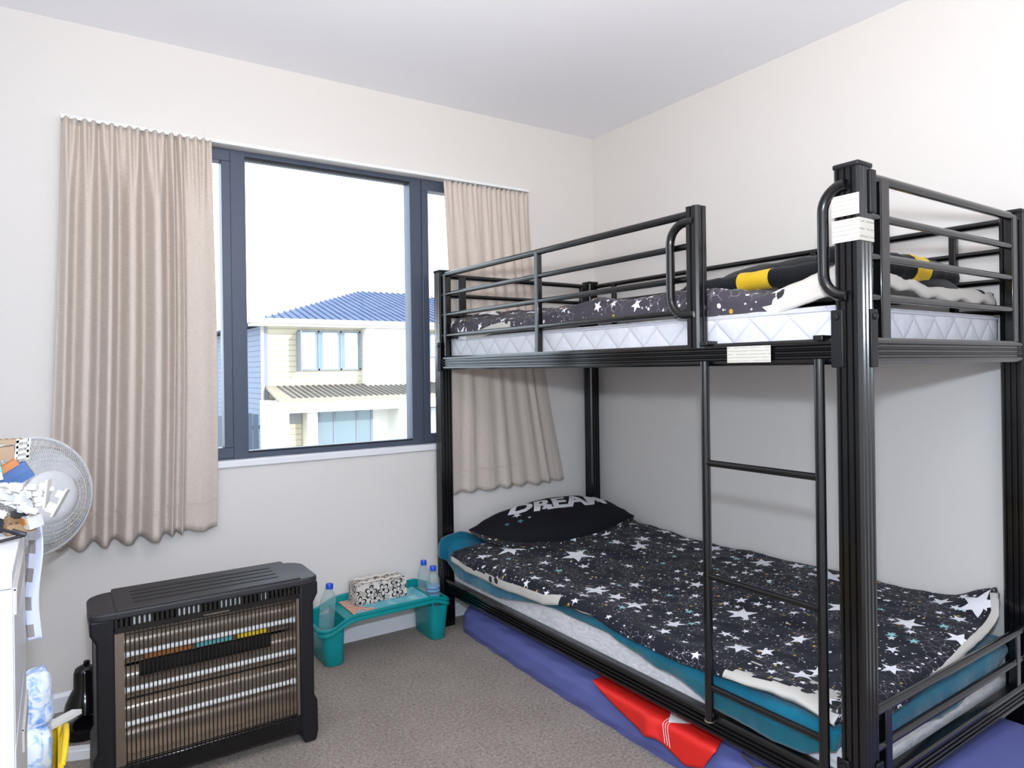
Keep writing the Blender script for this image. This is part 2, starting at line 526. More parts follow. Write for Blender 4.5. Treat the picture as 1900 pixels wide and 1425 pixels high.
def tissue():
    t = NT('flower_print_linen').set(Roughness=.8)
    uv = t.coord('UV')
    def flowers(sc, off, R):
        u2 = t.vm('ADD', uv, (off, off, 0))
        v = t.vor(u2, sc, .75)
        d = t.vm('SUBTRACT', u2, v['Position'])
        x, y, z = t.sep(d)
        rho = t.vm('LENGTH', d); ang = t.m('ADD', t.m('ARCTAN2', y, x), t.m('MULTIPLY', t.sep(v['Color'])[2], 6))
        pet = t.m('ABSOLUTE', t.m('COSINE', t.m('MULTIPLY', ang, 2.5)))
        rad = t.m('MULTIPLY', t.m('ADD', .25, t.m('MULTIPLY', t.m('POWER', pet, .6), .75)), R)
        ring = t.m('LESS_THAN', t.m('ABSOLUTE', t.m('SUBTRACT', rho, rad)), R * .14)
        core = t.m('LESS_THAN', rho, R * .25)
        return t.m('MAXIMUM', ring, core)
    f = t.m('MAXIMUM', flowers(17, 0.02, .025), t.m('MULTIPLY', flowers(30, 1.3, .010), .9))
    t.color(t.mix(f, srgb(214, 205, 196), srgb(28, 26, 26)))
    t.bump(t.noise(uv, 400, 2)[0], .2, .002)
    return t.mat
M['tissue'] = tissue()

def tray_print():
    t = NT('printed_tray_panel').set(Roughness=.35)
    c = t.coord('UV')
    x, y, z = t.sep(c)
    n = t.noise(c, 16, 3)[0]
    base = t.mix(t.ramp(n, .5, .62), srgb(90, 182, 200), srgb(168, 214, 216))
    cor = t.m('GREATER_THAN', t.m('ADD', t.m('MULTIPLY', n, .9), t.m('SUBTRACT', .06, x)), .40)
    st = t.m('GREATER_THAN', t.m('FRACT', t.m('MULTIPLY', t.m('ADD', x, y), 40)), .5)
    t.color(t.mix(cor, base, t.mix(st, srgb(224, 214, 190), srgb(206, 72, 46))))
    return t.mat
M['tray_print'] = tray_print()

# ------------------------------------------------------------------ ROOM SHELL
H = 2.4
XL, YF = -3.25, -3.75       # left wall, wall behind the camera
T = .14
def struct(name, mb, mats, parent=None, **k):
    o = mb.build(name, mats, parent, **k)
    if parent is None: o['kind'] = 'structure'
    return o
struct('floor', MB().box(XL - T, T, YF - T, T, -.2, 0), M['carpet'])
struct('ceiling', MB().box(XL - T, T, YF - T, T, H, H + .2), M['ceiling'])
struct('wall_right', MB().box(0, T, YF - T, T, 0, H), M['wall'])
struct('wall_left', MB().box(XL - T, XL, YF - T, T, 0, H), M['wall'])
struct('wall_front', MB().box(XL, 0, YF - T, YF, 0, H), M['wall'])
WX0, WX1, WZ0, WZ1 = -2.32, -.56, .80, 2.05
wb = MB()
wb.box(XL, WX0, 0, T, 0, H).box(WX1, 0, 0, T, 0, H).box(WX0, WX1, 0, T, 0, WZ0).box(WX0, WX1, 0, T, WZ1, H)
struct('wall_back', wb, M['wall'])
bb = [(0, 0), (.012, 0), (.012, .05), (.007, .06), (0, .062)]
struct('baseboard_back', MB().prism(bb, lambda p, q, t: (t, -p, q), XL, 0), M['trim'])
struct('baseboard_right', MB().prism(bb, lambda p, q, t: (-p, t, q), YF, -.012), M['trim'])
struct('baseboard_left', MB().prism(bb, lambda p, q, t: (XL + p, t, q), YF, -.012), M['trim'])
struct('trim_1', MB().box(WX0 - .03, WX1 + .03, -.012, .035, .79, .818), M['trim'], bevel=.004)

# window: charcoal frame, two mullions, two side sashes, three panes
win = empty('window_1', ((WX0 + WX1) / 2, 0, WZ0)); win['kind'] = 'structure'
win_off = Vector(win.location)
def wpart(name, boxes, mat, bevel=.002):
    mb = MB()
    for b in boxes:
        mb.box(b[0] - win_off.x, b[1] - win_off.x, b[2], b[3], b[4] - win_off.z, b[5] - win_off.z)
    return mb.build(name, mat, win, bevel=bevel)
zs, zh = .818, 2.05
wpart('window_frame', [(WX0, WX1, .03, .095, zs, zs + .026), (WX0, WX1, .03, .095, zh - .026, zh), (WX0, WX0 + .03, .03, .095, zs + .026, zh - .026), (WX1 - .03, WX1, .03, .095, zs + .026, zh - .026)], M['alu'])
wpart('mullion', [(-1.855, -1.797, .028, .095, zs, zh)], M['alu'])
wpart('mullion', [(-1.076, -1.018, .028, .095, zs, zh)], M['alu'])
def sash(x0, x1):
    a, b = zs + .008, zh - .008
    wpart('sash_frame', [(x0, x1, .022, .08, a, a + .04), (x0, x1, .022, .08, b - .044, b), (x0, x0 + .033, .022, .08, a + .04, b - .044), (x1 - .033, x1, .022, .08, a + .04, b - .044)], M['alu'])
    wpart('glass_pane', [(x0 + .03, x1 - .03, .05, .056, a + .035, b - .035)], M['glass'], 0)
sash(WX0 + .022, -1.855)
sash(-1.018, WX1 - .022)
wpart('glass_pane', [(-1.8, -1.073, .052, .058, zs + .02, zh - .02)], M['glass'], 0)
wpart('glazing_bead', [(-1.797, -1.076, .03, .05, zs + .022, zs + .028), (-1.797, -1.076, .03, .05, zh - .032, zh - .022)], M['alu_dark'], 0)

# pendant fitting for the added fill lamp, out of view
cl = empty('added_pendant', (-1.75, -2.15, H), label='bare bulb pendant added out of view as fill light', cat='lamp')
MB().lathe([(.005, 0), (.05, 0), (.048, -.015), (.02, -.03), (.005, -.03)], 24).build('added_pendant_rose', M['white_plastic'], cl, smooth=True)
MB().tube([(0, 0, -.02), (0, 0, -.30)], .004, 8).build('added_pendant_flex', M['white_plastic'], cl)
MB().lathe([(.006, -.28), (.018, -.285), (.018, -.335), (.014, -.34)], 16).build('added_pendant_holder', M['white_plastic'], cl, smooth=True)
MB().lathe([(.012, -.335), (.016, -.355), (.030, -.39), (.034, -.42), (.030, -.445), (.016, -.46), (.001, -.464)], 20).build('added_pendant_bulb', M['lamp_glass'], cl, smooth=True)

# ------------------------------------------------------------------ OUTSIDE
GZ = -2.4
gr = MB().box(-40, 60, .6, 70, GZ - .2, GZ).build('ground', M['ground']); gr['kind'] = 'structure'

house = empty('house', (2.44, 17, GZ), label='sunlit two-storey house with cream weatherboards and blue hipped roof outside the window', cat='house')
HO = Vector(house.location)
def hb(name, boxes, mat, parent=house, bevel=0):
    mb = MB()
    for b in boxes: mb.box(b[0] - HO.x, b[1] - HO.x, b[2] - HO.y, b[3] - HO.y, b[4] - HO.z, b[5] - HO.z)
    return mb.build(name, mat, parent, bevel=bevel)
def hp(name, pts, faces, mat, parent=house):
    return MB().add([Vector(p) - HO for p in pts], faces).build(name, mat, parent)
# upper floor box: front face cream, side face with its blue shade in the colour
hb('front_wall', [(2.44, 14, 17.0, 17.2, .2, 2.45)], M['board_cream'])
hb('side_wall', [(2.40, 2.44, 17.0, 27, GZ, 2.45)], M['board_shaded'])
hb('corner_board', [(2.36, 2.50, 16.95, 17.05, .2, 2.45)], M['house_frame'])
hb('rear_wall', [(2.44, 14, 26.8, 27, GZ, 2.45)], M['board_shaded'])
hb('end_wall', [(13.8, 14, 17.2, 26.8, GZ, 2.45)], M['board_cream'])
# hipped roof
ex0, ex1, ey0, ey1, ez, rz_ = 2.0, 14.4, 16.5, 27.5, 2.55, 4.15
ry = 22.0
ridge0, ridge1 = (7.15, ry, rz_), (9.4, ry, rz_)
rf = hp('roof', [(ex0, ey0, ez), (ex1, ey0, ez), (ex1, ey1, ez), (ex0, ey1, ez), ridge0, ridge1], [(0, 1, 5, 4), (1, 2, 5), (2, 3, 4, 5), (3, 0, 4), (3, 2, 1, 0)], M['roof_blue'])
def roof_rib(x0):
    # a rib climbing the front slope at fixed x until it meets a hip
    t = 1.0
    if x0 < ridge0[0]: t = (x0 - ex0) / (ridge0[0] - ex0)
    if x0 > ridge1[0]: t = (ex1 - x0) / (ex1 - ridge1[0])
    a = Vector((x0, ey0, ez + .02)) - HO; b = Vector((x0, lerp(ey0, ry, t), lerp(ez, rz_, t) + .02)) - HO
    MB().tube([a, b], .035, 5).build('roof_rib', M['roof_blue'], rf)
x = ex0 + .25
while x < 12.5:
    roof_rib(x); x += .24
hb('gutter', [(ex0 - .08, ex1, ey0 - .12, ey0, 2.50, 2.63)], M['gutter'])
hb('side_gutter', [(ex0 - .1, ex0, ey0, ey1, 2.50, 2.63)], M['gutter'])
hb('soffit', [(ex0, ex1, ey0, 17.0, 2.43, 2.50)], M['house_white'])
MB().tube([Vector((2.36, 16.93, 2.45)) - HO, Vector((2.36, 16.93, GZ)) - HO], .05, 8).build('downpipe', M['gutter'], house)
def hwin(name, x0, x1, z0, z1, mulls, frame=.05, y=16.98, curtain=True):
    w = hb(name, [(x0, x1, y - .03, y, z0, z0 + frame), (x0, x1, y - .03, y, z1 - frame, z1), (x0, x0 + frame, y - .03, y, z0, z1), (x1 - frame, x1, y - .03, y, z0, z1)] + [(m - frame / 2, m + frame / 2, y - .03, y, z0, z1) for m in mulls], M['house_frame'])
    xs = [x0] + list(mulls) + [x1]
    for a, b in zip(xs, xs[1:]):
        hb('pane', [(a + frame / 2, b - frame / 2, y - .012, y - .004, z0 + frame, z1 - frame)], M['house_glass'], w)
    if curtain:
        for a, b in zip(xs, xs[1:]):
            hb('net_curtain', [(a + .12, b - .1, y - .018, y - .013, z0 + frame, z1 - frame)], M['net'], w)
    return w
hwin('upper_window', 3.36, 5.24, 1.18, 2.34, (3.96, 4.63))
# an opened casement of the upper window
op = hb('open_sash', [(3.30, 3.34, 16.5, 16.95, 1.16, 2.30)], M['house_frame'])
hb('bay_box', [(5.29, 6.64, 16.62, 17.0, .70, 2.42)], M['house_white'])
hb('bay_corner', [(6.64, 6.70, 16.75, 17.0, .70, 2.42)], M['house_frame'])
hwin('upper_window', 6.72, 8.3, 1.55, 2.34, (7.5,))
hb('wall_box_panel', [(8.6, 9.9, 16.75, 17.0, .7, 2.42)], M['house_white'])
# porch awning with ribs
aw = hp('awning', [(2.30, 15.05, .42), (14, 15.05, .42), (14, 17.0, .76), (2.44, 17.0, .76), (2.30, 15.05, .36), (14, 15.05, .36), (14, 17.0, .70), (2.44, 17.0, .70)],
        [(0, 1, 2, 3), (7, 6, 5, 4), (0, 4, 5, 1), (3, 2, 6, 7), (0, 3, 7, 4), (1, 5, 6, 2)], M['roof_tan'])
x = 2.75
k = 0
while x < 9.0:
    a = Vector((x, 15.25, .47)) - HO; b = Vector((x, 16.85, .745)) - HO
    MB().tube([a, b], .035, 5).build('awning_rib', M['roof_dark'], aw)
    x += .165 if k % 2 else .165; k += 1
# ground floor
hb('porch_fascia', [(2.30, 12, 15.08, 15.2, .08, .37)], M['house_white'])
hb('porch_pier', [(2.29, 2.55, 15.06, 17, GZ, .37)], M['house_white'])
hb('lower_wall', [(2.44, 14, 15.9, 16.0, GZ, .4)], M['house_white'])
hb('porch_pier', [(3.12, 3.40, 15.4, 15.9, GZ, .37)], M['house_white'])
hb('grey_vent_panel', [(2.62, 3.10, 15.85, 15.9, -.25, .08)], M['grey_panel'])
hb('garage_door', [(2.62, 3.10, 15.86, 15.9, GZ, -.26)], M['board_cream'])
hwin('sliding_door', 3.55, 5.15, -2.2, .10, (4.02, 4.68), .07, 15.88, False)
hb('porch_pier', [(5.65, 6.35, 15.03, 15.9, GZ, .4)], M['house_white'])
hwin('lower_window', 6.6, 8.2, -1.2, .05, (7.3,), .06, 15.88)

# fence beside the house
fc = empty('wooden_fence', (1.05, 16.6, GZ), label='tall dark timber fence beside the shaded side of the house', cat='fence')
x = -1.3
src = None
while x < 1.15:
    if src is None:
        src = MB().box(-.07, .07, -.012, .012, 0, 2.42).build('fence_board', M['fence'], fc); src.location = (x, 0, 0)
    else: share(src, 'fence_board', fc, (x, 0, random.uniform(-.02, .02)))
    x += .155
MB().box(-1.4, 1.14, .012, .06, 2.0, 2.1).build('fence_rail', M['fence'], fc)
MB().box(-1.4, 1.14, .012, .06, .5, .6).build('fence_rail', M['fence'], fc)

tr = empty('tree', (-3.5, 34, GZ), label='pale green bushy tree standing behind the house', cat='tree')
MB().tube([(0, 0, 0), (.1, 0, 2.5), (0, .1, 4.6)], [.25, .18, .08], 8).build('trunk', M['bark'], tr)
cb = MB()
for i in range(900):
    th = random.uniform(0, 2 * PI); ph = math.acos(random.uniform(-1, 1)); rr = random.uniform(.6, 1)
    c = Vector((math.sin(ph) * math.cos(th) * 2.6 * rr, math.sin(ph) * math.sin(th) * 2.6 * rr, 4.4 + math.cos(ph) * 1.5 * rr))
    d = Vector((random.gauss(0, 1), random.gauss(0, 1), random.gauss(0, 1))).normalized(); e = d.orthogonal().normalized()
    s_ = random.uniform(.12, .24)
    cb.add([c - d * s_, c + e * s_ * .5, c + d * s_, c - e * s_ * .5], [(0, 1, 2, 3)])
cb.build('crown', M['leaf'], tr)

# ------------------------------------------------------------------ CURTAINS
def curtain(name, label, xt0, xt1, xb0, xb1, z0, z1, yc, amp, npl, seed, mid=None, flat_side=0):
    root = empty(name, ((xt0 + xt1) / 2, yc, z1), label=label, cat='curtain', group='pair of beige curtains at the window')
    rnd = random.Random(seed)
    # pleat breakpoints, irregular
    cuts = [0.0]
    for i in range(npl): cuts.append(cuts[-1] + rnd.uniform(.45, 1.7))
    cuts = [c / cuts[-1] for c in cuts]
    amps = [rnd.uniform(.35, 1.0) for _ in range(npl)]
    drift = [rnd.uniform(-.5, .5) for _ in range(npl)]
    if flat_side > 0: amps[-1] *= .18; amps[-2] *= .4
    if flat_side < 0: amps[0] *= .2; amps[1] *= .45
    nu, nv = 220, 64
    W = abs(xt1 - xt0)
    def fn(s, t):
        z = lerp(z1, z0, t)
        e = t ** 1.2
        ss = s + .012 * math.sin(9 * s + 2.5 * t + seed) * t
        a = lerp(xt0, xb0, e); b = lerp(xt1, xb1, e)
        if mid: a += mid[0] * math.sin(PI * t); b += mid[1] * math.sin(PI * t)
        ph = 0.0; A = 1
        for i in range(npl):
            if cuts[i] <= ss <= cuts[i + 1] or (i == npl - 1 and ss > 1) :
                ph = (ss - cuts[i]) / (cuts[i + 1] - cuts[i]); A = amps[i] * (1 + drift[i] * t); break
        w = .5 - .5 * math.cos(2 * PI * max(0, min(1, ph)))
        w = 1 - (1 - w) ** 2.6
        fine = .5 + .5 * math.cos(2 * PI * ss * npl * 2.2 + seed)
        g = (1 - sst(0, .22, t))
        dep = lerp(amp * A * w, amp * .38 * (fine * .6 + w * .5), g)
        dep += .006 * fbm(ss * 7, t * 2.2 + seed, 1.0) * (0.4 + t)
        x = lerp(a, b, ss) + .006 * math.sin(2 * PI * ph) * (1 - g)
        zz = z + .010 * fbm(ss * 5, seed, 3.0) * t - .010 * w * t
        if t < .04: zz += .004 * math.cos(2 * PI * ss * npl * 2.2 + seed)
        return (Vector((x, yc - dep, zz)) - root.location, (ss * W * 2.0, t * (z1 - z0)))
    MB().grid(fn, nu, nv, uv=True).build('cloth', M['curtain'], root, smooth=True, angle=180, solid=(.0022, 0))
    # stitched hem line and heading tape
    mb = MB()
    for tt in (.928, .934):
        mb.tube([fn(i / 110, tt)[0] + Vector((0, -.0022, 0)) for i in range(111)], .0011, 4)
    mb.build('hem_stitch', M['curtain'], root)
    hooks = MB()
    for i in range(10):
        p = fn((i + .5) / 10, .0)[0]
        hooks.tube([p + Vector((0, .002, -.02)), p + Vector((0, .004, .012)), p + Vector((0, .012, .016))], .0018, 5)
    hooks.build('curtain_hooks', M['white_plastic'], root)
    return root
curtain('curtain', 'beige curtain hanging beside the window, behind the pedestal fan', -2.414, -1.935, -2.462, -1.938, .575, 2.045, -.030, .080, 8, 3.0, mid=(.0, .012), flat_side=1)
curtain('curtain', 'beige curtain hanging behind the head of the black bunk bed', -.925, -.445, -.925, -.235, .585, 2.042, -.018, .021, 8, 11.0, mid=(.03, -.03), flat_side=-1)
trk = MB().box(-2.416, -.44, -.030, 0, 2.049, 2.064).build('curtain_track', M['white_plastic'], bevel=.002)
tag(trk, 'slim white curtain track on the wall above the window', 'curtain track')

# ------------------------------------------------------------------ BUNK BED (bed frame of reference)
BED_LOC = (-.995, -.04, 0); BED_RZ = .016
BW, BL = .95, 1.98
bed = empty('bunk_bed', BED_LOC, BED_RZ, 'black tubular steel bunk bed with ladder and guard rails against the wall', 'bunk bed')
PW = .060
def flute(w, n=3, g=.004, d=.004):
    """fluted square section, closed polygon"""
    out = []
    def side(ax, ay, bx, by, nx, ny):
        L = math.hypot(bx - ax, by - ay); dx, dy = (bx - ax) / L, (by - ay) / L
        out.append((ax + dx * .006, ay + dy * .006))
        for i in range(n):
            c = L * (i + 1) / (n + 1)
            for o_, dd in ((-g, 0), (-g * .5, d), (g * .5, d), (g, 0)):
                out.append((ax + dx * (c + o_) - nx * dd, ay + dy * (c + o_) - ny * dd))
        out.append((bx - dx * .006, by - dy * .006))
    side(0, -w, w, -w, 0, -1); side(w, -w, w, 0, 1, 0); side(w, 0, 0, 0, 0, 1); side(0, 0, 0, -w, -1, 0)
    return out
FL = flute(PW)
ptop = 1.602
for (px, py) in ((0, 0), (BW - PW, 0), (0, -BL + PW), (BW - PW, -BL + PW)):
    po = MB().prism(FL, lambda p, q, t: (p + px, q + py, t), .0, ptop).build('post', M['black'], bed, smooth=True, angle=30)
    MB().box(px - .001, px + PW + .001, py - PW - .001, py + .001, ptop, ptop + .012).build('post_cap', M['black_matte'], po, bevel=.004)
    MB().box(px + .004, px + PW - .004, py - PW + .004, py - .004, 0, .012).build('post_foot', M['black_matte'], po)

def ribbed(h, n=3, d=.006):
    """side-rail section: thickness p (outside = 0), height q, ribs on the outside"""
    pts = [(.028, 0), (.028, h), (.004, h), (0, h - .006)]
    for i in range(n):
        c = h - .006 - (h - .012) * (i + 1) / (n + 1)
        pts += [(0, c + .0052), (d, c + .0022), (d, c - .0022), (0, c - .0052)]
    pts += [(0, .006), (.004, 0)]
    return pts
RB = ribbed(.06)
UZ, LZ = 1.162, .160
for z in (UZ, LZ):
    MB().prism(RB, lambda p, q, t: (p + .002, t, q + z), -PW + .004, -BL + PW - .004).build('side_rail', M['black'], bed, smooth=True, angle=25)
    MB().prism(RB, lambda p, q, t: (BW - .002 - p, t, q + z), -PW + .004, -BL + PW - .004).build('side_rail', M['black'], bed, smooth=True, angle=25)
    MB().prism(RB, lambda p, q, t: (t, -.024 - p, q + z), PW - .004, BW - PW + .004).build('end_rail', M['black'], bed, smooth=True, angle=25)
    MB().prism(RB, lambda p, q, t: (t, -BL + .002 + p, q + z), PW - .004, BW - PW + .004).build('end_rail', M['black'], bed, smooth=True, angle=25)
    sl = None
    for i in range(12):
        y = -.14 - i * .155
        if sl is None: sl = MB().box(.028, BW - .028, -.022, .022, z + .004, z + .016).build('slat', M['black_matte'], bed); sl.location = (0, y, 0)
        else: share(sl, 'slat', bed, (0, y, 0))
ROWS = (1.588, 1.500, 1.408, 1.315)
TR = .0095
def rail(a, b, r=TR, name='guard_rail'):
    return MB().tube([a, b], r, 12).build(name, M['black'], bed, smooth=True)
def bar(x, y, z0, z1, w=.022, d=.022, name='guard_bar'):
    return MB().box(x - w / 2, x + w / 2, y - d / 2, y + d / 2, z0, z1).build(name, M['black'], bed, bevel=.003)
gx = .018
# room-side guard
gy_end = -1.495
for i, z in enumerate(ROWS):
    rail((gx, -PW + .01, z), (gx, gy_end, z), .0115 if i == 0 else TR)
bar(gx, -.085, UZ + .05, ROWS[0])
bar(gx, -.775, UZ + .05, ROWS[0])
MB().prism(flute(.044, 1), lambda p, q, t: (p + gx - .030, q + gy_end + .0, t), UZ + .05, 1.603).build('guard_post', M['black'], bed, smooth=True, angle=30)
# wall-side guard
for i, z in enumerate(ROWS):
    rail((BW - gx, -PW + .01, z), (BW - gx, -BL + PW - .01, z), .0115 if i == 0 else TR)
for y in (-.20, -.75, -1.3, -1.78):
    bar(BW - gx, y, UZ + .05, ROWS[0])
# head and foot guards
for yy in (-gx - .016, -BL + gx):
    for i, z in enumerate(ROWS):
        rail((PW - .01, yy, z), (BW - PW + .01, yy, z), .0115 if i == 0 else TR)
    bar(.128, yy, UZ + .05, ROWS[0], .04, .022)
    bar(BW - .083, yy, UZ + .05, ROWS[0], .04, .022)
    for z in (.368, .286):
        rail((PW - .01, yy, z), (BW - PW + .01, yy, z), .0105)
    bar(.115, yy, LZ + .05, .368, .028, .022)
    bar(BW - .10, yy, LZ + .05, .368, .028, .022)
# grab handles
def handle(y_in, y_out, z0, z1):
    r = .055; pts = []
    pts.append((-.012 + .008, y_in, z1))
    for k in range(9):
        a = PI / 2 * k / 8
        pts.append((-.004, y_out - r + r * math.sin(a), z1 - r + r * math.cos(a)))
    for k in range(9):
        a = PI / 2 * k / 8
        pts.append((-.004, y_out - r + r * math.cos(a), z0 + r - r * math.sin(a)))
    pts.append((-.004, y_in, z0))
    return MB().tube(pts, .0125, 14).build('grab_handle', M['black'], bed, smooth=True)
handle(gy_end - .03, -1.435, 1.305, 1.562)
handle(-BL + PW - .03, -1.898, 1.315, 1.565)
# ladder
for y in (-1.558, -1.888):
    MB().tube([(-.010, y, .205 if y > -1.7 else .17), (-.010, y, 1.175)], .0118, 14).build('ladder_leg', M['black'], bed, smooth=True)
for z in (.902, .597, .299):
    rail((-.010, -1.558, z), (-.010, -1.888, z), .0088, 'ladder_rung')
for y in (-1.558, -1.888):
    MB().box(-.016, .03, y - .012, y + .012, UZ + .055, UZ + .068).build('ladder_hook', M['black'], bed, bevel=.002)
MB().tube([(-.010 + .0125 * math.cos(a), -1.558 + .0125 * math.sin(a), .206) for a in [2 * PI * i / 16 for i in range(16)]], .002, 5, True).build('ladder_foot_ring', M['steel'], bed)
# corner brackets with bolts
def bracket(y0, y1, z0, z1, xo):
    b = MB().box(xo - .006, xo, y0, y1, z0, z1).build('bracket', M['black_matte'], bed, bevel=.002)
    MB().lathe([(.002, .006), (.007, .005), (.008, .002), (.008, 0)], 12, M=Matrix.Rotation(-PI / 2, 3, 'Y'), c=(xo - .006, (y0 + y1) / 2, z1 - .016)).build('bolt', M['black_matte'], b, smooth=True)
for z0, z1 in ((1.155, 1.285), (.15, .27)):
    bracket(-BL + PW - .022, -BL + PW + .006, z0, z1, .0005)
    bracket(-PW - .006, -PW + .022, z0, z1, .0005)
    bf = MB().box(PW - .024, PW + .004, -BL - .006, -BL, z0, z1).build('bracket', M['black_matte'], bed, bevel=.002)
    MB().lathe([(.002, .006), (.007, .005), (.008, .002), (.008, 0)], 12, M=Matrix.Rotation(PI / 2, 3, 'X'), c=(PW - .01, -BL - .006, z1 - .016)).build('bolt', M['black_matte'], bf, smooth=True)
MB().box(PW - .02, PW + .004, -BL - .007, -BL + .002, 1.50, 1.598).build('bracket', M['black_matte'], bed, bevel=.003)

def sticker(x, ys, zs_, name='warning_sticker'):
    (y0, y1), (z0, z1) = ys, zs_
    rows = 5 if (z1 - z0) > .04 else 3
    mb = MB().grid(lambda s, t: (Vector((x, lerp(y0, y1, s), lerp(z1, z0, t))), (s, t * rows)), 1, 1, uv=True)
    return mb.build(name, M['sticker'], bed, solid=(.001, 0))
sticker(-.0012, (-BL + PW + .002, -BL - .0015), (1.494, 1.541))
s2 = sticker(-.0012, (-BL + PW + .002, -BL - .0015), (1.436, 1.486))
mb = MB().grid(lambda s, t: (Vector((lerp(0, PW, s), -BL - .0012, lerp(1.486, 1.436, t))), (s + 2, t * 3)), 1, 1, uv=True)
mb.build('warning_sticker', M['sticker'], bed, solid=(.001, 0))
sticker(-.0012, (-1.625, -1.755), (1.170, 1.212))

# ---- bedding helpers
def at_bed(o):
    o.location = BED_LOC; o.rotation_euler = (0, 0, BED_RZ); return o
def mattress(name, mat, x0, x1, y0, y1, z0, z1, r=.022, sag=.004, seed=0):
    """rounded slab with UVs that wrap around the sides"""
    prof = []
    for k in range(6): a = PI / 2 * k / 5; prof.append((r - r * math.sin(a), z0 + r - r * math.cos(a)))   # inset, z
    n_side = 6
    for k in range(1, n_side): prof.append((0, lerp(z0 + r, z1 - r, k / n_side)))
    for k in range(6): a = PI / 2 * k / 5; prof.append((r - r * math.cos(a), z1 - r + r * math.sin(a)))
    loop = []
    def arc(cx, cy, a0):
        for k in range(5):
            a = a0 + PI / 2 * k / 4; loop.append((cx, cy, math.cos(a), math.sin(a)))
    R = .05
    nseg = 30
    def seg(ax, ay, bx, by, n, nx, ny):
        for k in range(1, n): loop.append((lerp(ax, bx, k / n), lerp(ay, by, k / n), nx, ny))
    base = []
    arc(x1 - R, y1 - R, 0); base = loop
    seg(x1 - R, y1 - R, x0 + R, y1 - R, 14, 0, 1); arc(x0 + R, y1 - R, PI / 2)
    seg(x0 + R, y1 - R, x0 + R, y0 + R, nseg, -1, 0); arc(x0 + R, y0 + R, PI)
    seg(x0 + R, y0 + R, x1 - R, y0 + R, 14, 0, -1); arc(x1 - R, y0 + R, 3 * PI / 2)
    seg(x1 - R, y0 + R, x1 - R, y1 - R, nseg, 1, 0)
    n = len(loop); mb = MB(); vs_ = []; uvs = []
    per = [0]
    for i in range(1, n + 1):
        a = loop[i - 1]; b = loop[i % n]
        per.append(per[-1] + math.hypot(a[0] + R * a[2] - b[0] - R * b[2], a[1] + R * a[3] - b[1] - R * b[3]))
    for ins, z in prof:
        for i in range(n + 1):
            cx, cy, nx, ny = loop[i % n]
            w = .004 * fbm(cx * 4 + seed, cy * 4, z * 8) if 0 < z - z0 < z1 - z0 else 0
            vs_.append((cx + nx * (R - ins + w), cy + ny * (R - ins + w), z)); uvs.append((per[i], z))
    fs = []
    for j in range(len(prof) - 1):
        for i in range(n):
            a = j * (n + 1) + i; fs.append((a, a + 1, a + n + 2, a + n + 1))
    top = (len(prof) - 1) * (n + 1)
    fs.append(tuple(top + i for i in range(n))); fs.append(tuple(i for i in range(n - 1, -1, -1)))
    mb.add(vs_, fs); mb.uv = uvs
    o = mb.build(name, mat, None, smooth=True, angle=60)
    # piping along both edges
    for zz, iz in ((z1 - .012, 0), (z0 + .012, 0)):
        MB().tube([(c[0] + c[2] * (R - .002), c[1] + c[3] * (R - .002), zz) for c in loop], .0045, 6, True).build('piping', mat, o, smooth=True)
    return at_bed(o)
m_up = mattress('mattress', M['quilt'], .036, BW - .036, -BL + .057, -.057, 1.1775, 1.303, seed=1)
tag(m_up, 'thin quilted white mattress on the upper bunk', 'mattress')
m_lo = mattress('mattress', M['ticking'], .036, BW - .036, -BL + .050, -.057, .1755, .300, seed=5)
tag(m_lo, 'pale grey mattress on the lower bunk, under the teal blanket', 'mattress')

def bend(s, flat, r):
    if s <= flat: return s, 0.0
    a = s - flat
    if a < r * PI / 2: return flat + r * math.sin(a / r), r * (1 - math.cos(a / r))
    return flat + r, r + a - r * PI / 2

def clear_posts(x, y, g=.015):
    """move a point of cloth out of the four posts and off the head rails"""
    a = PW + g; yb_ = -BL + PW + g
    def out(ox, oy, bx, by):
        ks = []
        if abs(x - ox) > 1e-6: ks.append((bx - ox) / (x - ox))
        if abs(y - oy) > 1e-6: ks.append((by - oy) / (y - oy))
        k = min(v for v in ks if v >= 1) if any(v >= 1 for v in ks) else 1
        return ox + (x - ox) * k, oy + (y - oy) * k
    if y < yb_ and x < a: return out(-.04, -BL - .02, a, yb_)
    if y < yb_ and x > BW - a: return out(BW + .04, -BL - .02, BW - a, yb_)
    if y > -a:
        if x < PW and x > -.024: return out(PW + .002, .012, -.024, -a - .004)
        if x >= PW: return x, -a - .004
    return x, y

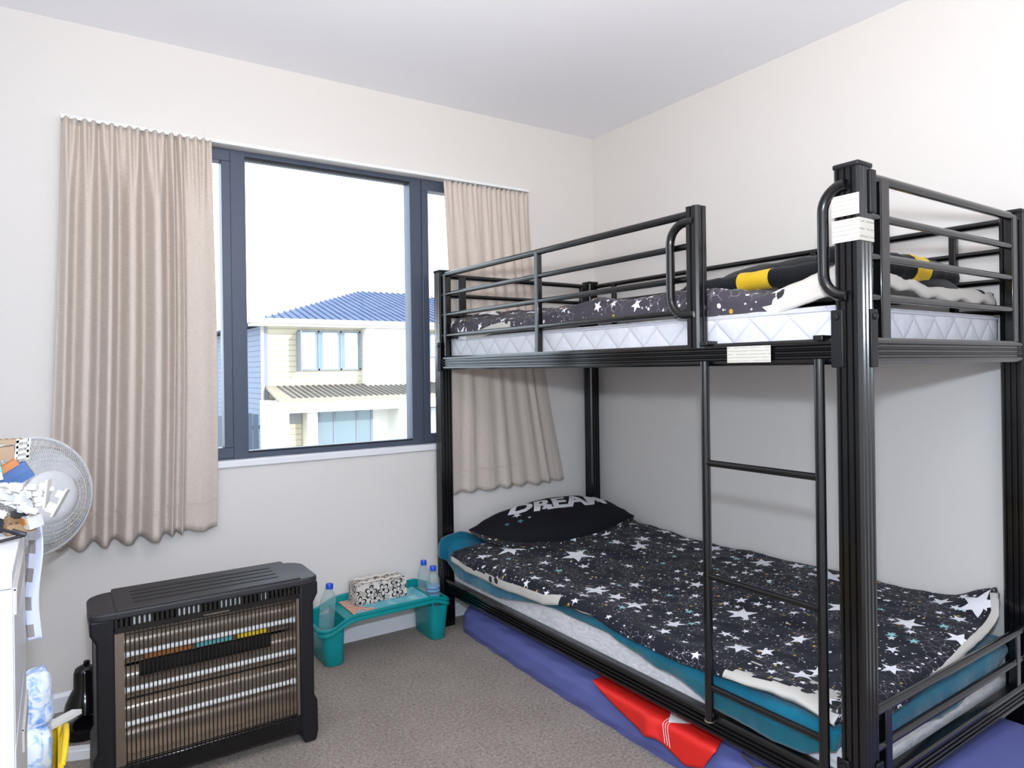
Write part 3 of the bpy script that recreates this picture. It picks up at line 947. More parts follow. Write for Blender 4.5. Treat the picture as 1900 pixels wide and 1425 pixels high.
def drape(name, mats, xb, x_edge, y_head, y_foot, ztop, side_over, foot_over, solid, nq=170, np_=110, r=.03, seed=0.0, wr=.012, mfn=None, head=None):
    """cloth lying on a bed: xb = back edge, x_edge = room-side edge line, y_head/y_foot; overhang tables give hanging length"""
    flat_x = xb - x_edge - r; flat_y = y_head - y_foot - r
    def fn(q, p):
        so = side_over(q); fo = foot_over(p)
        # width/length of cloth at this parameter
        sx = p * (flat_x + r * PI / 2 * 0 + so); sy = q * (flat_y + fo)
        hx, dx = bend(sx, flat_x, r); hy, dy = bend(sy, flat_y, r)
        x = xb - hx; y = y_head - hy
        wv = wr * fbm(sx * 3.2 + seed, sy * 3.2, seed) + wr * .6 * fbm(sx * 9, sy * 6 + seed, 4 + seed) + wr * .25 * fbm(sx * 22, sy * 17, 9 + seed)
        d = math.hypot(dx, dy) if (dx > 0 and dy > 0) else dx + dy
        hang = min(1, (dx + dy) / .04)
        z = ztop(x, y) + wv * (1 - hang) - d
        n = .012 * fbm(sy * 9 + seed, dx * 5, 2.0 + seed)
        if dx > 0: x += -abs(wv) * hang * .5 - n * hang
        if dy > 0: y += -abs(wv) * hang * .5 - .01 * fbm(sx * 9 + seed, dy * 5, 6.0) * hang
        if head: x, y, z = head(x, y, z, q, p)
        x, y = clear_posts(x, y)
        return Vector((x, y, z)), (sx, sy)
    o = MB().grid(fn, nq, np_, uv=True, mfn=mfn).build(name, mats, None, smooth=True, angle=180, solid=solid)
    # faces should point up
    at_bed(o)
    return o

# lower bunk: teal blanket
def teal_side(q):
    y = -.03 - q * 1.95
    return table([(-1.98, .05), (-1.93, .056), (-1.84, .105), (-1.75, .111), (-1.58, .103), (-1.46, .069), (-1.36, .064), (-1.14, .029), (-.88, .024), (-.75, .04), (-.5, .085), (0, .090)], y)
def teal_z(x, y):
    z = .318 + .012 * sst(.3, .9, x)
    z += .10 * math.exp(-((x - .08) / .14) ** 2 - ((y + .02) / .10) ** 2)
    return z
tb = drape('blanket', [M['teal_plush'], M['teal_under']], .90, .012, -.03, -1.938, teal_z, teal_side,
           lambda p: table([(0, .04), (.15, .085), (.5, .10), (.8, .06), (1, .05)], p), (.014, -1, 1), seed=3.0, wr=.010, r=.026,
           mfn=lambda q, p: 1 if (p > .972 - .02 * math.sin(q * 9) and q > .35) else 0)
tag(tb, 'teal plush blanket spread on the lower bunk, showing below the star duvet', 'blanket')

# lower bunk: star duvet
def duv_side(q):
    y = -.12 - q * 1.84
    return table([(-1.95, .031), (-1.89, .038), (-1.79, .021), (-1.64, .043), (-1.46, .058), (-1.24, .056), (-1.05, .034), (-.93, .040), (-.8, .071), (-.5, .085), (-.25, .082), (-.12, .066)], y)
def duv_z(x, y):
    z = .348 + .030 * sst(.25, .85, x) + .028 * sst(-.9, -.3, y) * sst(.1, .6, x)
    z += .075 * math.exp(-((x - .93) / .10) ** 2 - ((y + 1.92) / .12) ** 2)
    z += .014 * math.sin(3.1 * x - 2.6 * y + 1) * sst(.0, .25, x)
    z += .010
    return z
def duv_m(q, p):
    n = fbm(q * 5, 2.0, 3.3)
    if p > .968 + .022 * n and (q < .42 or (q > .80 and q < .97)): return 1
    if q > .986 and .04 < p < .6: return 1
    if q > .80 and p > .87 + .05 * n and q < .95 and fbm(q * 21, p * 18, 8) > .12: return 1
    return 0
dv = drape('duvet', [M['stars'], M['lining']], .925, .004, -.12, -1.945, duv_z, duv_side,
           lambda p: table([(0, -.02), (.1, .02), (.5, .05), (.85, .055), (1, .045)], p), (.020, -1, 1), seed=8.0, wr=.016, r=.034, mfn=duv_m)
tag(dv, 'dark duvet printed with white stars spread over the lower bunk', 'duvet')

# lower bunk: black lettered pillow leaning on the head of the bed
def bez(a, b, c, d, t):
    return a * (1 - t) ** 3 + b * 3 * t * (1 - t) ** 2 + c * 3 * t * t * (1 - t) + d * t ** 3
PF = [Vector(p) for p in ((.095, -.125, .440), (.19, -.44, .372), (.58, -.45, .385), (.869, -.385, .445))]
PB = [Vector(p) for p in ((.30, -.030, .455), (.50, -.030, .49), (.75, -.035, .49), (.925, -.065, .462))]
pn = Vector((-.05, -.42, .90)).normalized()
def ptop_(u, v, off=0.0, side=1):
    b = bez(*PF, u).lerp(bez(*PB, u), v)
    h = (max(math.sin(PI * u), 0) ** .5) * (max(math.sin(PI * v), 0) ** .5) * .088
    w = .010 * fbm(u * 5, v * 4, 2.0) * min(1, h / .03)
    return b + pn * ((h + w) * (1 if side > 0 else -.35) + off)
pil = empty('pillow', BED_LOC, BED_RZ, 'black pillow with white lettering leaning on the head of the lower bunk', 'pillow')
MB().grid(lambda u, v: (ptop_(u, v), (u * .72, v * .45)), 48, 40, uv=True).build('pillow_front', M['pillow_black'], pil, smooth=True, angle=180)
MB().grid(lambda u, v: (ptop_(u, 1 - v, 0, -1), (u * .72, v * .45)), 48, 40, uv=True).build('pillow_back', M['stars_fine'], pil, smooth=True, angle=180)
# star-print flange under the front edge
def flange(u, v):
    e = ptop_(u, 0.0); w = .045 * (math.sin(PI * u) ** .4 if 0 < u < 1 else 0)
    d = (ptop_(u, .02) - e); d.z = 0
    return (e + Vector((0, -.35 * w * v, -.8 * w * v)), (u * .7, v * .05))
MB().grid(flange, 48, 4, uv=True).build('flange', M['stars_fine'], pil, smooth=True, angle=180, solid=(.006, 0))
def text_mesh(body, size):
    cu = bpy.data.curves.new('lettering', 'FONT'); cu.body = body; cu.size = size; cu.resolution_u = 3; cu.offset = .012 * size / .1 * .35
    to = bpy.data.objects.new('lettering_source', cu)
    COL.objects.link(to)
    dg = bpy.context.evaluated_depsgraph_get()
    me = bpy.data.meshes.new_from_object(to.evaluated_get(dg))
    COL.objects.unlink(to); bpy.data.objects.remove(to); bpy.data.curves.remove(cu)
    return me
tm = text_mesh('DREAM', 1.0)
bm = bmesh.new(); bm.from_mesh(tm)
bmesh.ops.triangulate(bm, faces=bm.faces)
for _ in range(3):
    bmesh.ops.subdivide_edges(bm, edges=[e for e in bm.edges if e.calc_length() > .07], cuts=1)
    bmesh.ops.triangulate(bm, faces=bm.faces)
xs = [v.co.x for v in bm.verts]; ys = [v.co.y for v in bm.verts]
bx0, bx1, by0, by1 = min(xs), max(xs), min(ys), max(ys)
for v in bm.verts:
    u = .17 + .70 * (v.co.x - bx0) / (bx1 - bx0); w = .42 + .36 * (v.co.y - by0) / (by1 - by0)
    v.co = ptop_(u, w, .0025)
bm.to_mesh(tm); bm.free(); tm.materials.append(M['letter'])
lo_ = bpy.data.objects.new('lettering', tm); COL.objects.link(lo_); lo_.parent = pil
lo_['label'] = 'white word DREAM in bold capitals'
def pstar(u, v, R, mat, rot=0):
    pts = []
    for k in range(10):
        a = rot + PI / 2 + k * PI / 5; r_ = R if k % 2 == 0 else R * .42
        pts.append(ptop_(u + r_ * math.cos(a) / .74, v + r_ * math.sin(a) / .36, .002))
    c = ptop_(u, v, .003)
    mb = MB().add(pts + [c], [(k, (k + 1) % 10, 10) for k in range(10)])
    mb.build('printed_star', mat, pil)
for u, v, R, m_ in ((.23, .38, .022, 'letter'), (.26, .24, .015, 'mint_print'), (.40, .47, .016, 'letter'), (.19, .18, .012, 'mint_print'), (.44, .52, .018, 'letter'), (.80, .5, .010, 'letter'), (.31, .30, .008, 'letter')):
    pstar(u, v, R, M[m_], u * 9)

# upper bunk: star duvet, flash light put into its grey ground
def ud_z(x, y):
    z = 1.378 + .034 * sst(-.75, -.2, y) * sst(.0, .3, x) + .034 * sst(.10, .55, x) * sst(-1.75, -1.3, y)
    z += .012 * math.sin(5 * y + 3 * x) + .010 * math.sin(13 * y + 1.3)
    z += .062 * math.exp(-((x - .27) / .10) ** 2 - ((y + 1.78) / .10) ** 2)
    z -= .010 * sst(-1.6, -1.9, y) * sst(.35, .6, x)
    return z
def ud_m(q, p):
    n = fbm(q * 8, p * 5, 1.3)
    if q > .958 + .01 * n: return 1
    if p > .965 and .08 < q < .26: return 1
    if q > .945 - .05 * sst(.5, 1, p) and p > .70: return 1
    return 0
ud = drape('duvet', [M['stars_lit'], M['lining']], .90, .045, -.07, -1.92, ud_z, lambda q: .084 + .010 * math.sin(q * 17), lambda p: .050 + .008 * math.sin(p * 40), (.016, -1, 1), seed=21.0, wr=.030, r=.030, mfn=ud_m)
tag(ud, 'rumpled star-print duvet with white lining on the upper bunk', 'duvet')

# upper bunk: black fleece robe with yellow bands
robe = empty('robe', BED_LOC, BED_RZ, 'black fleece robe with yellow bands heaped on the upper bunk', 'robe')
def lump(cx, cy, rx, ry_, z0, h, seed, ex=2.6):
    def fn(s, t):
        a = 2 * PI * s; rr = t
        c, s_ = math.cos(a), math.sin(a)
        k = (abs(c) ** ex + abs(s_) ** ex) ** (-1 / ex)
        x = cx + rx * k * c * rr; y = cy + ry_ * k * s_ * rr
        z = z0 + h * (1 - rr ** 3.2) + .022 * fbm(x * 6, y * 6, seed) * (1 - rr ** 4)
        return Vector((x, y, z))
    return fn
MB().grid(lump(.665, -1.42, .245, .47, 1.375, .142, 2.0), 72, 18).build('robe_body', M['black_fleece'], robe, smooth=True, angle=180)
def sleeve(path, r, mats, band, name):
    n = 34; P = []
    pts = [Vector(p) for p in path]
    m = len(pts) - 1
    for i in range(n + 1):
        f = i / n * m; k = min(int(f), m - 1); P.append(pts[k].lerp(pts[k + 1], f - k))
    Q = P[:]
    for _ in range(3): Q = [Q[0]] + [(Q[i - 1] + Q[i] * 2 + Q[i + 1]) / 4 for i in range(1, n)] + [Q[-1]]
    rs = [r * (1 + .18 * fbm(i * .35, 1.0, r * 50)) * (sst(0, .12, i / n) * .5 + .5) * (sst(0, .08, 1 - i / n) * .5 + .5) for i in range(n + 1)]
    a = int(band[0] * n); b = int(band[1] * n)
    MB().tube(Q[:a + 1], rs[:a + 1], 16).build(name, mats[0], robe, smooth=True, angle=60)
    MB().tube(Q[a:b + 1], [x + .001 for x in rs[a:b + 1]], 16).build('yellow_band', mats[1], robe, smooth=True, angle=60)['label'] = 'yellow band around the sleeve'
    MB().tube(Q[b:], rs[b:], 16).build(name, mats[0], robe, smooth=True, angle=60)
BF = (M['black_fleece'], M['yellow_fleece'])
sleeve([(.40, -1.12, 1.422), (.40, -1.25, 1.426), (.385, -1.45, 1.430), (.38, -1.70, 1.436)], .030, BF, (.58, .76), 'sleeve')
sleeve([(.50, -1.00, 1.405), (.47, -1.06, 1.41), (.43, -1.13, 1.41)], .026, BF, (.97, 1.0), 'cuff')
sleeve([(.36, -1.80, 1.43), (.50, -1.83, 1.428), (.66, -1.82, 1.425), (.86, -1.80, 1.42)], .040, BF, (.38, .54), 'sleeve')
sleeve([(.38, -1.66, 1.468), (.50, -1.68, 1.478), (.66, -1.70, 1.465), (.84, -1.72, 1.45)], .034, BF, (.20, .55), 'sleeve')

# ------------------------------------------------------------------ FLOOR MATTRESS, RED FOLDER, CABLE under the bed
def floor_matt():
    x0, x1, y0, y1, h = .045, .880, -2.25, -.10, .118
    def fn(s, t):
        # s around half-ring from outer bottom over the top to the far bottom, t along the length
        y = lerp(y1, y0, t)
        e = min(t, 1 - t) * (y1 - y0)
        rnd = sst(0, .07, e)
        r = .050
        w = x1 - x0
        L = [(0, 0), (-.006, .03), (0, .075), (.014, .100), (.05, h), (w / 2, h + .012), (w - .05, h), (w - .014, .10), (w, .06), (w, 0)]
        f = s * (len(L) - 1); k = min(int(f), len(L) - 2)
        px, pz = [lerp(L[k][i], L[k + 1][i], f - k) for i in (0, 1)]
        bow = .030 * math.sin(PI * t) * (1 - px / w) * (-1)
        wr = .003 * fbm(s * 6, y * 5, 1.0) + .0022 * math.sin(y * 40 + s * 30) * sst(.05, .0, abs(px - .01))
        px = w / 2 + (px - w / 2) * (.90 + .10 * rnd)
        X = x0 + px + bow - wr
        X = max(X, lerp(X, PW + .002 + px * .15, sst(-1.78, -1.90, y) * sst(-2.12, -2.00, y)))
        return Vector((X, y, pz * (.78 + .22 * rnd) + (wr if pz > .02 else 0)))
    mb = MB().grid(fn, 54, 120)
    # end caps
    for t in (0, 1):
        ring = [fn(i / 54, t) for i in range(55)]
        mb.add(ring, [tuple(range(55))])
    bm_o = mb.build('floor_mattress', M['blue_sheet'], None, smooth=True, angle=50)
    return at_bed(bm_o)
fm = floor_matt()
tag(fm, 'thin mattress in a blue-violet sheet lying on the carpet beneath the bunk bed', 'mattress')

def red_fn(s, t):
    # s along the bed (0 = far end), t from beneath the rail outward, then down over the mattress edge
    y = lerp(-1.06, -1.53, s)
    hang = table([(0, .0), (.25, .040), (.50, .074), (.60, .062), (.80, .094), (.92, .072), (1, .008)], s)
    a = t * (.085 + hang)
    hx_, dz = bend(a, .085, .012)
    curl = .020 * math.exp(-((s - .55) / .06) ** 2) * sst(.3, 1, t)
    return Vector((.092 - hx_ - curl - .003 * math.sin(PI * s), y - .04 * t * s, .127 - dz + curl * .4)), (s, t)
rd = MB().grid(lambda s, t: red_fn(s, t), 60, 20, uv=True).build('red_folder', M['red'], None, smooth=True, angle=180, solid=(.003, 0))
at_bed(rd)
tag(rd, 'red fabric folder with white stitching poking out from beneath the lower bunk', 'folder')
for k in (0, 1, 2):
    MB().tube([red_fn(.66 + .018 * k, t / 20)[0] + Vector((-.0025, 0, .0025)) for t in range(6, 20)], .0009, 4).build('stitching', M['paper'], rd)
pp = MB().add([(.10, -1.33, .136), (.005, -1.395, .1295), (.075, -1.47, .132), (.12, -1.45, .138)], [(0, 1, 2, 3)]).build('paper_sheet', M['paper'], None, solid=(.001, 0))
at_bed(pp); tag(pp, 'white paper corner lying on the red folder beneath the bunk', 'paper')
cbm = MB().tube([(.10, -1.60, .14), (.045, -1.62, .135), (.03, -1.67, .130), (.06, -1.72, .135), (.11, -1.73, .14)], .003, 8).tube([(.12, -1.63, .14), (.07, -1.66, .138), (.06, -1.71, .138), (.1, -1.76, .14)], .003, 8).build('cable', M['brown_cable'], None, smooth=True)
at_bed(cbm); cbm.location.z -= .010; tag(cbm, 'thin brown cable looped on the blue floor mattress', 'cable')

# ------------------------------------------------------------------ HEATER
ht = empty('heater', (-2.065, -.60, 0), label='black quartz bar heater with wire grille standing on the carpet', cat='heater')
HX = Vector(ht.location)
def hx(name, boxes, mat, bevel=0, parent=ht):
    mb = MB()
    for b in boxes: mb.box(b[0] - HX.x, b[1] - HX.x, b[2] - HX.y, b[3] - HX.y, b[4], b[5])
    return mb.build(name, mat, parent, bevel=bevel)
yf, yb = -.695, -.520
# end columns: outline in x/z, flared at top and foot, extruded front to back
def column(sgn, xo):
    # xo = outermost x of top flare; sgn -1 left, +1 right ; p measured inward from xo
    o_ = [(.0, .500), (.0, .462), (.014, .436), (.014, .145), (.004, .125), (.003, .03), (.010, .0), (.046, .0), (.052, .020), (.058, .030), (.058, .500)]
    mb = MB()
    mb.prism(o_, lambda p, q, t: (xo - sgn * p - HX.x, t - HX.y, q), yf - .006, yb + .02)
    return mb.build('end_column', M['black_matte'], ht, bevel=.006, segs=3)
column(-1, -2.372); column(1, -1.757)
# top cap with rounded ends
def top_outline(x0, x1, y0, y1, r, n=7):
    pts = []
    for cx, cy, a0 in ((x1 - r, y1 - r, 0), (x0 + r, y1 - r, PI / 2), (x0 + r * .5, y0 + r * .5, PI), (x1 - r * .5, y0 + r * .5, 3 * PI / 2)):
        rr = r if a0 < PI else r * .5
        for k in range(n + 1):
            a = a0 + PI / 2 * k / n; pts.append((cx + rr * math.cos(a), cy + rr * math.sin(a)))
    return pts
yt = -.488
MB().prism(top_outline(-2.374 - HX.x, -1.755 - HX.x, yf - .012 - HX.y, yt - HX.y, .06), lambda p, q, t: (p, q, t), .496, .517).build('top_cap', M['charcoal'], ht, smooth=True, angle=35, bevel=.005)
MB().prism(top_outline(-2.310 - HX.x, -1.810 - HX.x, yf - .006 - HX.y, yt + .012 - HX.y, .01), lambda p, q, t: (p, q, t), .516, .521).build('top_panel', M['charcoal'], ht, bevel=.002)
tg = None
for i in range(4):
    y = yf + .045 + i * .038
    s_ = MB().box(-.2, .2, -.004, .004, .5205, .5225).build('top_groove', M['black_matte'], ht) if tg is None else share(tg, 'top_groove', ht)
    s_.location = (0, y - HX.y, 0)
    if tg is None: tg = s_
# slotted vent band
hx('vent_strip', [(-2.313, -1.806, yf - .004, yf + .004, .500, .512)], M['gloss_black'])
hx('vent_strip', [(-2.313, -1.806, yf - .004, yf + .004, .456, .472)], M['gloss_black'])
for a_, b_ in ((-2.272, -2.222), (-2.16, -2.10), (-2.045, -1.985), (-1.925, -1.905)):
    hx('bright_slot_plate', [(a_, b_, yf + .012, yf + .015, .468, .502)], M['white_plastic'])  # white plates added to imitate light caught inside the slots
vb = None
nb = 40
for i in range(nb + 1):
    x = lerp(-2.310, -1.809, i / nb) - HX.x
    if vb is None:
        vb = MB().box(-.0038, .0038, -.004, .004, .470, .502).build('vent_bar', M['gloss_black'], ht); vb.location = (x, yf - HX.y, 0)
    else: share(vb, 'vent_bar', ht, (x, yf - HX.y, 0))
# back panel with open vent groups behind the slots
groups = [(-2.235, -2.195), (-2.125, -2.075), (-2.015, -1.965), (-1.905, -1.88)]
bxs = [(-2.36, -1.77, yb + .012, yb + .018, .05, .452), (-2.36, -1.77, yb + .012, yb + .018, .500, .512)]
xp = -2.36
for a, b in groups:
    bxs.append((xp, a, yb + .012, yb + .018, .452, .500)); xp = b
bxs.append((xp, -1.77, yb + .012, yb + .018, .452, .500))
hx('back_panel', bxs, M['black_matte'])
# steel side strips and reflectors
hx('side_strip', [(-2.314, -2.291, yf + .0, yf + .012, .05, .456)], M['steel'])
hx('side_strip', [(-1.823, -1.799, yf + .0, yf + .012, .05, .456)], M['steel'])
hx('side_lining', [(-2.300, -2.296, yf + .012, yb, .05, .456)], M['reflector'])
hx('side_lining', [(-1.818, -1.814, yf + .012, yb, .05, .456)], M['reflector'])
zt = (.375, .275, .180)
for zc in zt + (.105,):
    # trough reflector: parabola around each tube
    pts = [(yb + .006 - HX.y - (.000 + 38 * (q * q)) * .9, q) for q in [(-.046 + .092 * k / 12) for k in range(13)]]
    def rfn(s, t, zc=zc, pts=pts):
        f = t * 12; k = min(int(f), 11)
        y = lerp(pts[k][0], pts[k + 1][0], f - k); q = lerp(pts[k][1], pts[k + 1][1], f - k)
        return Vector((lerp(-2.296, -1.818, s) - HX.x, y, zc + q))
    MB().grid(rfn, 1, 12).build('reflector', M['reflector'], ht, smooth=True, angle=60)
for i, zc in enumerate(zt):
    tb_ = MB().tube([(-2.294 - HX.x, yf + .050 - HX.y, zc), (-1.820 - HX.x, yf + .050 - HX.y, zc)], .0075, 14).build('heating_tube', M['quartz'], ht, smooth=True)
    for xx in (-2.290, -1.824):
        MB().tube([(xx - HX.x - .004, yf + .050 - HX.y, zc), (xx - HX.x + .008, yf + .050 - HX.y, zc)], .010, 12).build('tube_end', M['white_plastic'], tb_, smooth=True)
hx('lower_liner', [(-2.296, -1.818, yf + .02, yb, .055, .062)], M['reflector'])
# reflections of coloured things, painted as strips below the top tube
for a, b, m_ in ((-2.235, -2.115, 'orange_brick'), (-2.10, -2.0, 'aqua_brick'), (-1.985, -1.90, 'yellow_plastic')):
    hx('reflection_strip', [(a, b, yf + .060, yf + .062, .350, .362)], M[m_])
hx('inner_vent', [(-2.25, -1.88, yf + .080, yf + .083, .295, .335)], M['gloss_black'])
# grille wires
gw = None
for i in range(43):
    x = lerp(-2.288, -1.826, i / 42) - HX.x
    if gw is None:
        gw = MB().tube([(0, 0, .078), (0, 0, .090), (0, 0, .450), (0, .010, .460)], .0017, 6).build('grille_wire', M['wire'], ht, smooth=True)
        gw.location = (x, yf - .004 - HX.y, 0)
    else: share(gw, 'grille_wire', ht, (x, yf - .004 - HX.y, 0))
for z in (.098, .27, .448):
    MB().tube([(-2.290 - HX.x, yf - HX.y, z), (-1.824 - HX.x, yf - HX.y, z)], .0017, 6).build('grille_cross_wire', M['wire'], ht, smooth=True)
hx('bottom_band', [(-2.315, -1.800, yf - .004, yf + .010, .040, .092)], M['gloss_black'], .004)
hx('base_pan', [(-2.315, -1.800, yf + .010, yb + .016, .040, .052)], M['black_matte'])
hx('handle_line', [(-2.09, -2.02, yf - .0055, yf - .004, .460, .463)], M['steel'])

# ------------------------------------------------------------------ TEAL LAP TRAY on legs, with bottles and tissue box
tt = empty('lap_tray', (-1.31, -.115, 0), label='teal plastic lap tray with pocket legs standing under the window', cat='tray')
TX = Vector(tt.location)
tx0, tx1, ty0, ty1 = -1.600, -1.022, -.228, -.016
def tl(x, y, z): return Vector((x - TX.x, y - TX.y, z))
# rim outline follows the front edge: low at both ends, raised in the middle
def rim_z(x):
    return table([(tx0, .152), (tx0 + .045, .155), (tx0 + .115, .188), (tx0 + .15, .194), (tx1 - .10, .198), (tx1 - .075, .198), (tx1 - .0, .170)], x)
def rim_loop(off=0, dz=0):
    pts = []
    r = .035
    def c(cx, cy, a0):
        for k in range(7):
            a = a0 + PI / 2 * k / 6; pts.append((cx + (r + off) * math.cos(a), cy + (r + off) * math.sin(a)))
    def seg(ax, ay, bx, by, n):
        for k in range(1, n): pts.append((lerp(ax, bx, k / n), lerp(ay, by, k / n)))
    c(tx1 - r, ty1 - r, 0); seg(tx1 - r, ty1 + off, tx0 + r, ty1 + off, 24); c(tx0 + r, ty1 - r, PI / 2); seg(tx0 - off, ty1 - r, tx0 - off, ty0 + r, 6)
    c(tx0 + r, ty0 + r, PI); seg(tx0 + r, ty0 - off, tx1 - r, ty0 - off, 24); c(tx1 - r, ty0 + r, 3 * PI / 2); seg(tx1 + off, ty0 + r, tx1 + off, ty1 - r, 6)
    return [tl(x, y, rim_z(x) + dz + (.022 if y > ty1 - .03 else 0) * sst(ty1 - .05, ty1 - .01, y)) for x, y in pts]
def ribbon(loop, z0, z1, th, name, mat):
    mb = MB(); n = len(loop); cen = tl((tx0 + tx1) / 2, (ty0 + ty1) / 2, 0)
    vs_ = []
    for p in loop:
        d = Vector((p.x - cen.x, (p.y - cen.y) * 2, 0)).normalized()
        a = p.copy(); b = p - d * th
        for q, z in ((a, z0), (a, z1), (b, z1), (b, z0)): vs_.append((q.x, q.y, q.z + z))
    fs = []
    for i in range(n):
        j = (i + 1) % n
        for k in range(4):
            l = (k + 1) % 4; fs.append((i * 4 + k, i * 4 + l, j * 4 + l, j * 4 + k))
    return mb.add(vs_, fs).build(name, mat, tt, smooth=True, angle=50, bevel=.002)
ribbon(rim_loop(), -.012, 0.0, .012, 'rim', M['teal_plastic'])
ribbon(rim_loop(.002), -.030, -.016, .012, 'rim_lip', M['teal_plastic'])
ribbon(rim_loop(-.004), -.032, -.004, .006, 'rim_skirt', M['teal_plastic'])
# top deck: sloping shoulders and the flat printed panel
dx0, dx1 = tx0 + .105, tx1 - .086
mb = MB()
dk = [(dx0, .182), (dx0 + .035, .186), (dx1, .188), (dx1, .180), (dx0 + .03, .178), (dx0, .174)]
mb.prism(dk, lambda p, q, t: tl(p, t, q), ty0 + .006, ty1 - .006)
mb.build('deck', M['teal_plastic'], tt, bevel=.002)
MB().grid(lambda s, t: (tl(lerp(dx0 + .035, dx1 - .012, s), lerp(ty0 + .018, ty1 - .018, t), .1895), (s * .4, t * .17)), 1, 1, uv=True).build('printed_panel', M['tray_print'], tt, solid=(.002, 0))
# pocket legs: hollow tapered pockets, open above
def pocket(x0, x1, lean, name='pocket_leg'):
    def ring(z, ins):
        pts = []; r = .026
        a0, b0, a1, b1 = x0 + ins + lean * (1 - z / .17), x1 - ins + lean * (1 - z / .17), ty0 + .006 + ins, ty1 - .008 - ins
        for cx, cy, st in ((b0 - r, b1 - r, 0), (a0 + r, b1 - r, PI / 2), (a0 + r, a1 + r, PI), (b0 - r, a1 + r, 3 * PI / 2)):
            for k in range(6):
                a = st + PI / 2 * k / 5; pts.append(tl(cx + r * math.cos(a), cy + r * math.sin(a), z))
        return pts
    zt_ = .150
    rings = [ring(0, .014), ring(.006, .010), ring(.08, .006), ring(zt_, .0), ring(zt_, .004), ring(.10, .008), ring(.10, .02)]
    n = len(rings[0]); mb = MB(); fs = []
    for i in range(len(rings) - 1):
        for k in range(n):
            l = (k + 1) % n; fs.append((i * n + k, i * n + l, (i + 1) * n + l, (i + 1) * n + k))
    fs.append(tuple(range(n - 1, -1, -1))); fs.append(tuple((len(rings) - 1) * n + k for k in range(n)))
    mb.add([p for r_ in rings for p in r_], fs)
    return mb.build(name, M['teal_plastic'], tt, smooth=True, angle=50)
pocket(tx0 + .006, tx0 + .104, .012)
pocket(tx1 - .096, tx1 - .006, -.004)
# inner wall joining the low left pocket and the deck
MB().prism([(dx0 - .003, .150), (dx0 + .004, .150), (dx0 + .004, .183), (dx0 - .003, .183)], lambda p, q, t: tl(p, t, q), ty0 + .01, ty1 - .01).build('inner_wall', M['teal_plastic'], tt)
MB().prism([(dx1 - .004, .150), (dx1 + .003, .150), (dx1 + .003, .190), (dx1 - .004, .190)], lambda p, q, t: tl(p, t, q), ty0 + .01, ty1 - .01).build('inner_wall', M['teal_plastic'], tt)

def bottle(x, y, z, h, r, label, lean=(0, 0)):
    b = empty('water_bottle', (x, y, z), label=label, cat='bottle', group='clear plastic bottles in the tray pockets')
    b.rotation_euler = (lean[0], lean[1], 0)
    pr = [(r * .3, .004), (r * .8, .0), (r, .008)]
    n = 5
    for i in range(n):
        zz = lerp(.015, h * .55, i / n); st = h * .55 / n
        pr += [(r, zz), (r, zz + st * .6), (r * .94, zz + st * .8)]
    pr += [(r, h * .58), (r, h * .68), (r * .92, h * .75), (r * .70, h * .82), (r * .48, h * .87), (r * .42, h * .90), (r * .42, h * .93)]
    MB().lathe(pr, 24).build('bottle_body', M['bottle'], b, smooth=True, angle=60)
    MB().lathe([(r * .35, h * .90), (r * .50, h * .905), (r * .50, h * .985), (r * .44, h), (.001, h)], 20).build('bottle_cap', M['cap_blue'], b, smooth=True, angle=50)
    return b
bottle(-1.550, -.135, .102, .205, .030, 'clear empty bottle with blue cap leaning in the pocket beside the heater', (0, .10))
b2 = bottle(-1.075, -.062, .0998, .208, .027, 'clear bottle with blue cap in the tray pocket, close to the wall')
b3 = bottle(-1.073, -.150, .0998, .203, .029, 'clear bottle with pale blue print and blue cap beside the bed post')
for dz in (.075, .095, .11):
    MB().lathe([(.0292, dz), (.0296, dz + .001), (.0296, dz + .008), (.0292, dz + .009)], 24).build('label_print', M['blue_label'], b3, smooth=True)

tbx = empty('tissue_box', (-1.300, -.077, .191), .0, 'white fabric tissue box printed with black flowers on the teal tray', 'box')
def tissue_box():
    x0, x1, y0, y1, h = -.118, .112, -.052, .040, .080
    mb = MB()
    def face(a, b, c, d, uo, w, hh):
        def fn(s, t):
            p = Vector(a).lerp(Vector(b), s).lerp(Vector(d).lerp(Vector(c), s), t)
            e = .004 * fbm(p.x * 30, p.y * 30, p.z * 30)
            return p + Vector((0, e, e)), (uo + s * w, t * hh)
        mb.grid(fn, 12, 6, uv=True)
    face((x0, y0, 0), (x1, y0, 0), (x1 - .003, y0 + .003, h), (x0 + .004, y0 + .003, h), 0, .23, .08)
    face((x1, y0, 0), (x1, y1, 0), (x1 - .003, y1 - .003, h), (x1 - .003, y0 + .003, h), .25, .1, .08)
    face((x1, y1, 0), (x0, y1, 0), (x0 + .004, y1 - .003, h), (x1 - .003, y1 - .003, h), .4, .23, .08)
    face((x0, y1, 0), (x0, y0, 0), (x0 + .004, y0 + .003, h), (x0 + .004, y1 - .003, h), .7, .1, .08)
    face((x0 + .004, y0 + .003, h), (x1 - .003, y0 + .003, h), (x1 - .003, y1 - .003, h), (x0 + .004, y1 - .003, h), 1.0, .23, .09)
    mb.build('box_body', M['tissue'], tbx, smooth=True, angle=50)
    for yy, hh in ((y0 + .02, .008), (y1 - .02, .010)):
        MB().tube([(x0 + .02 + i * .0145, yy + .004 * math.sin(i * 1.3), h + hh * .5 + .003 * math.sin(i * 2.1)) for i in range(14)], .005, 8).build('gathered_edge', M['tissue'], tbx, smooth=True)
tissue_box()

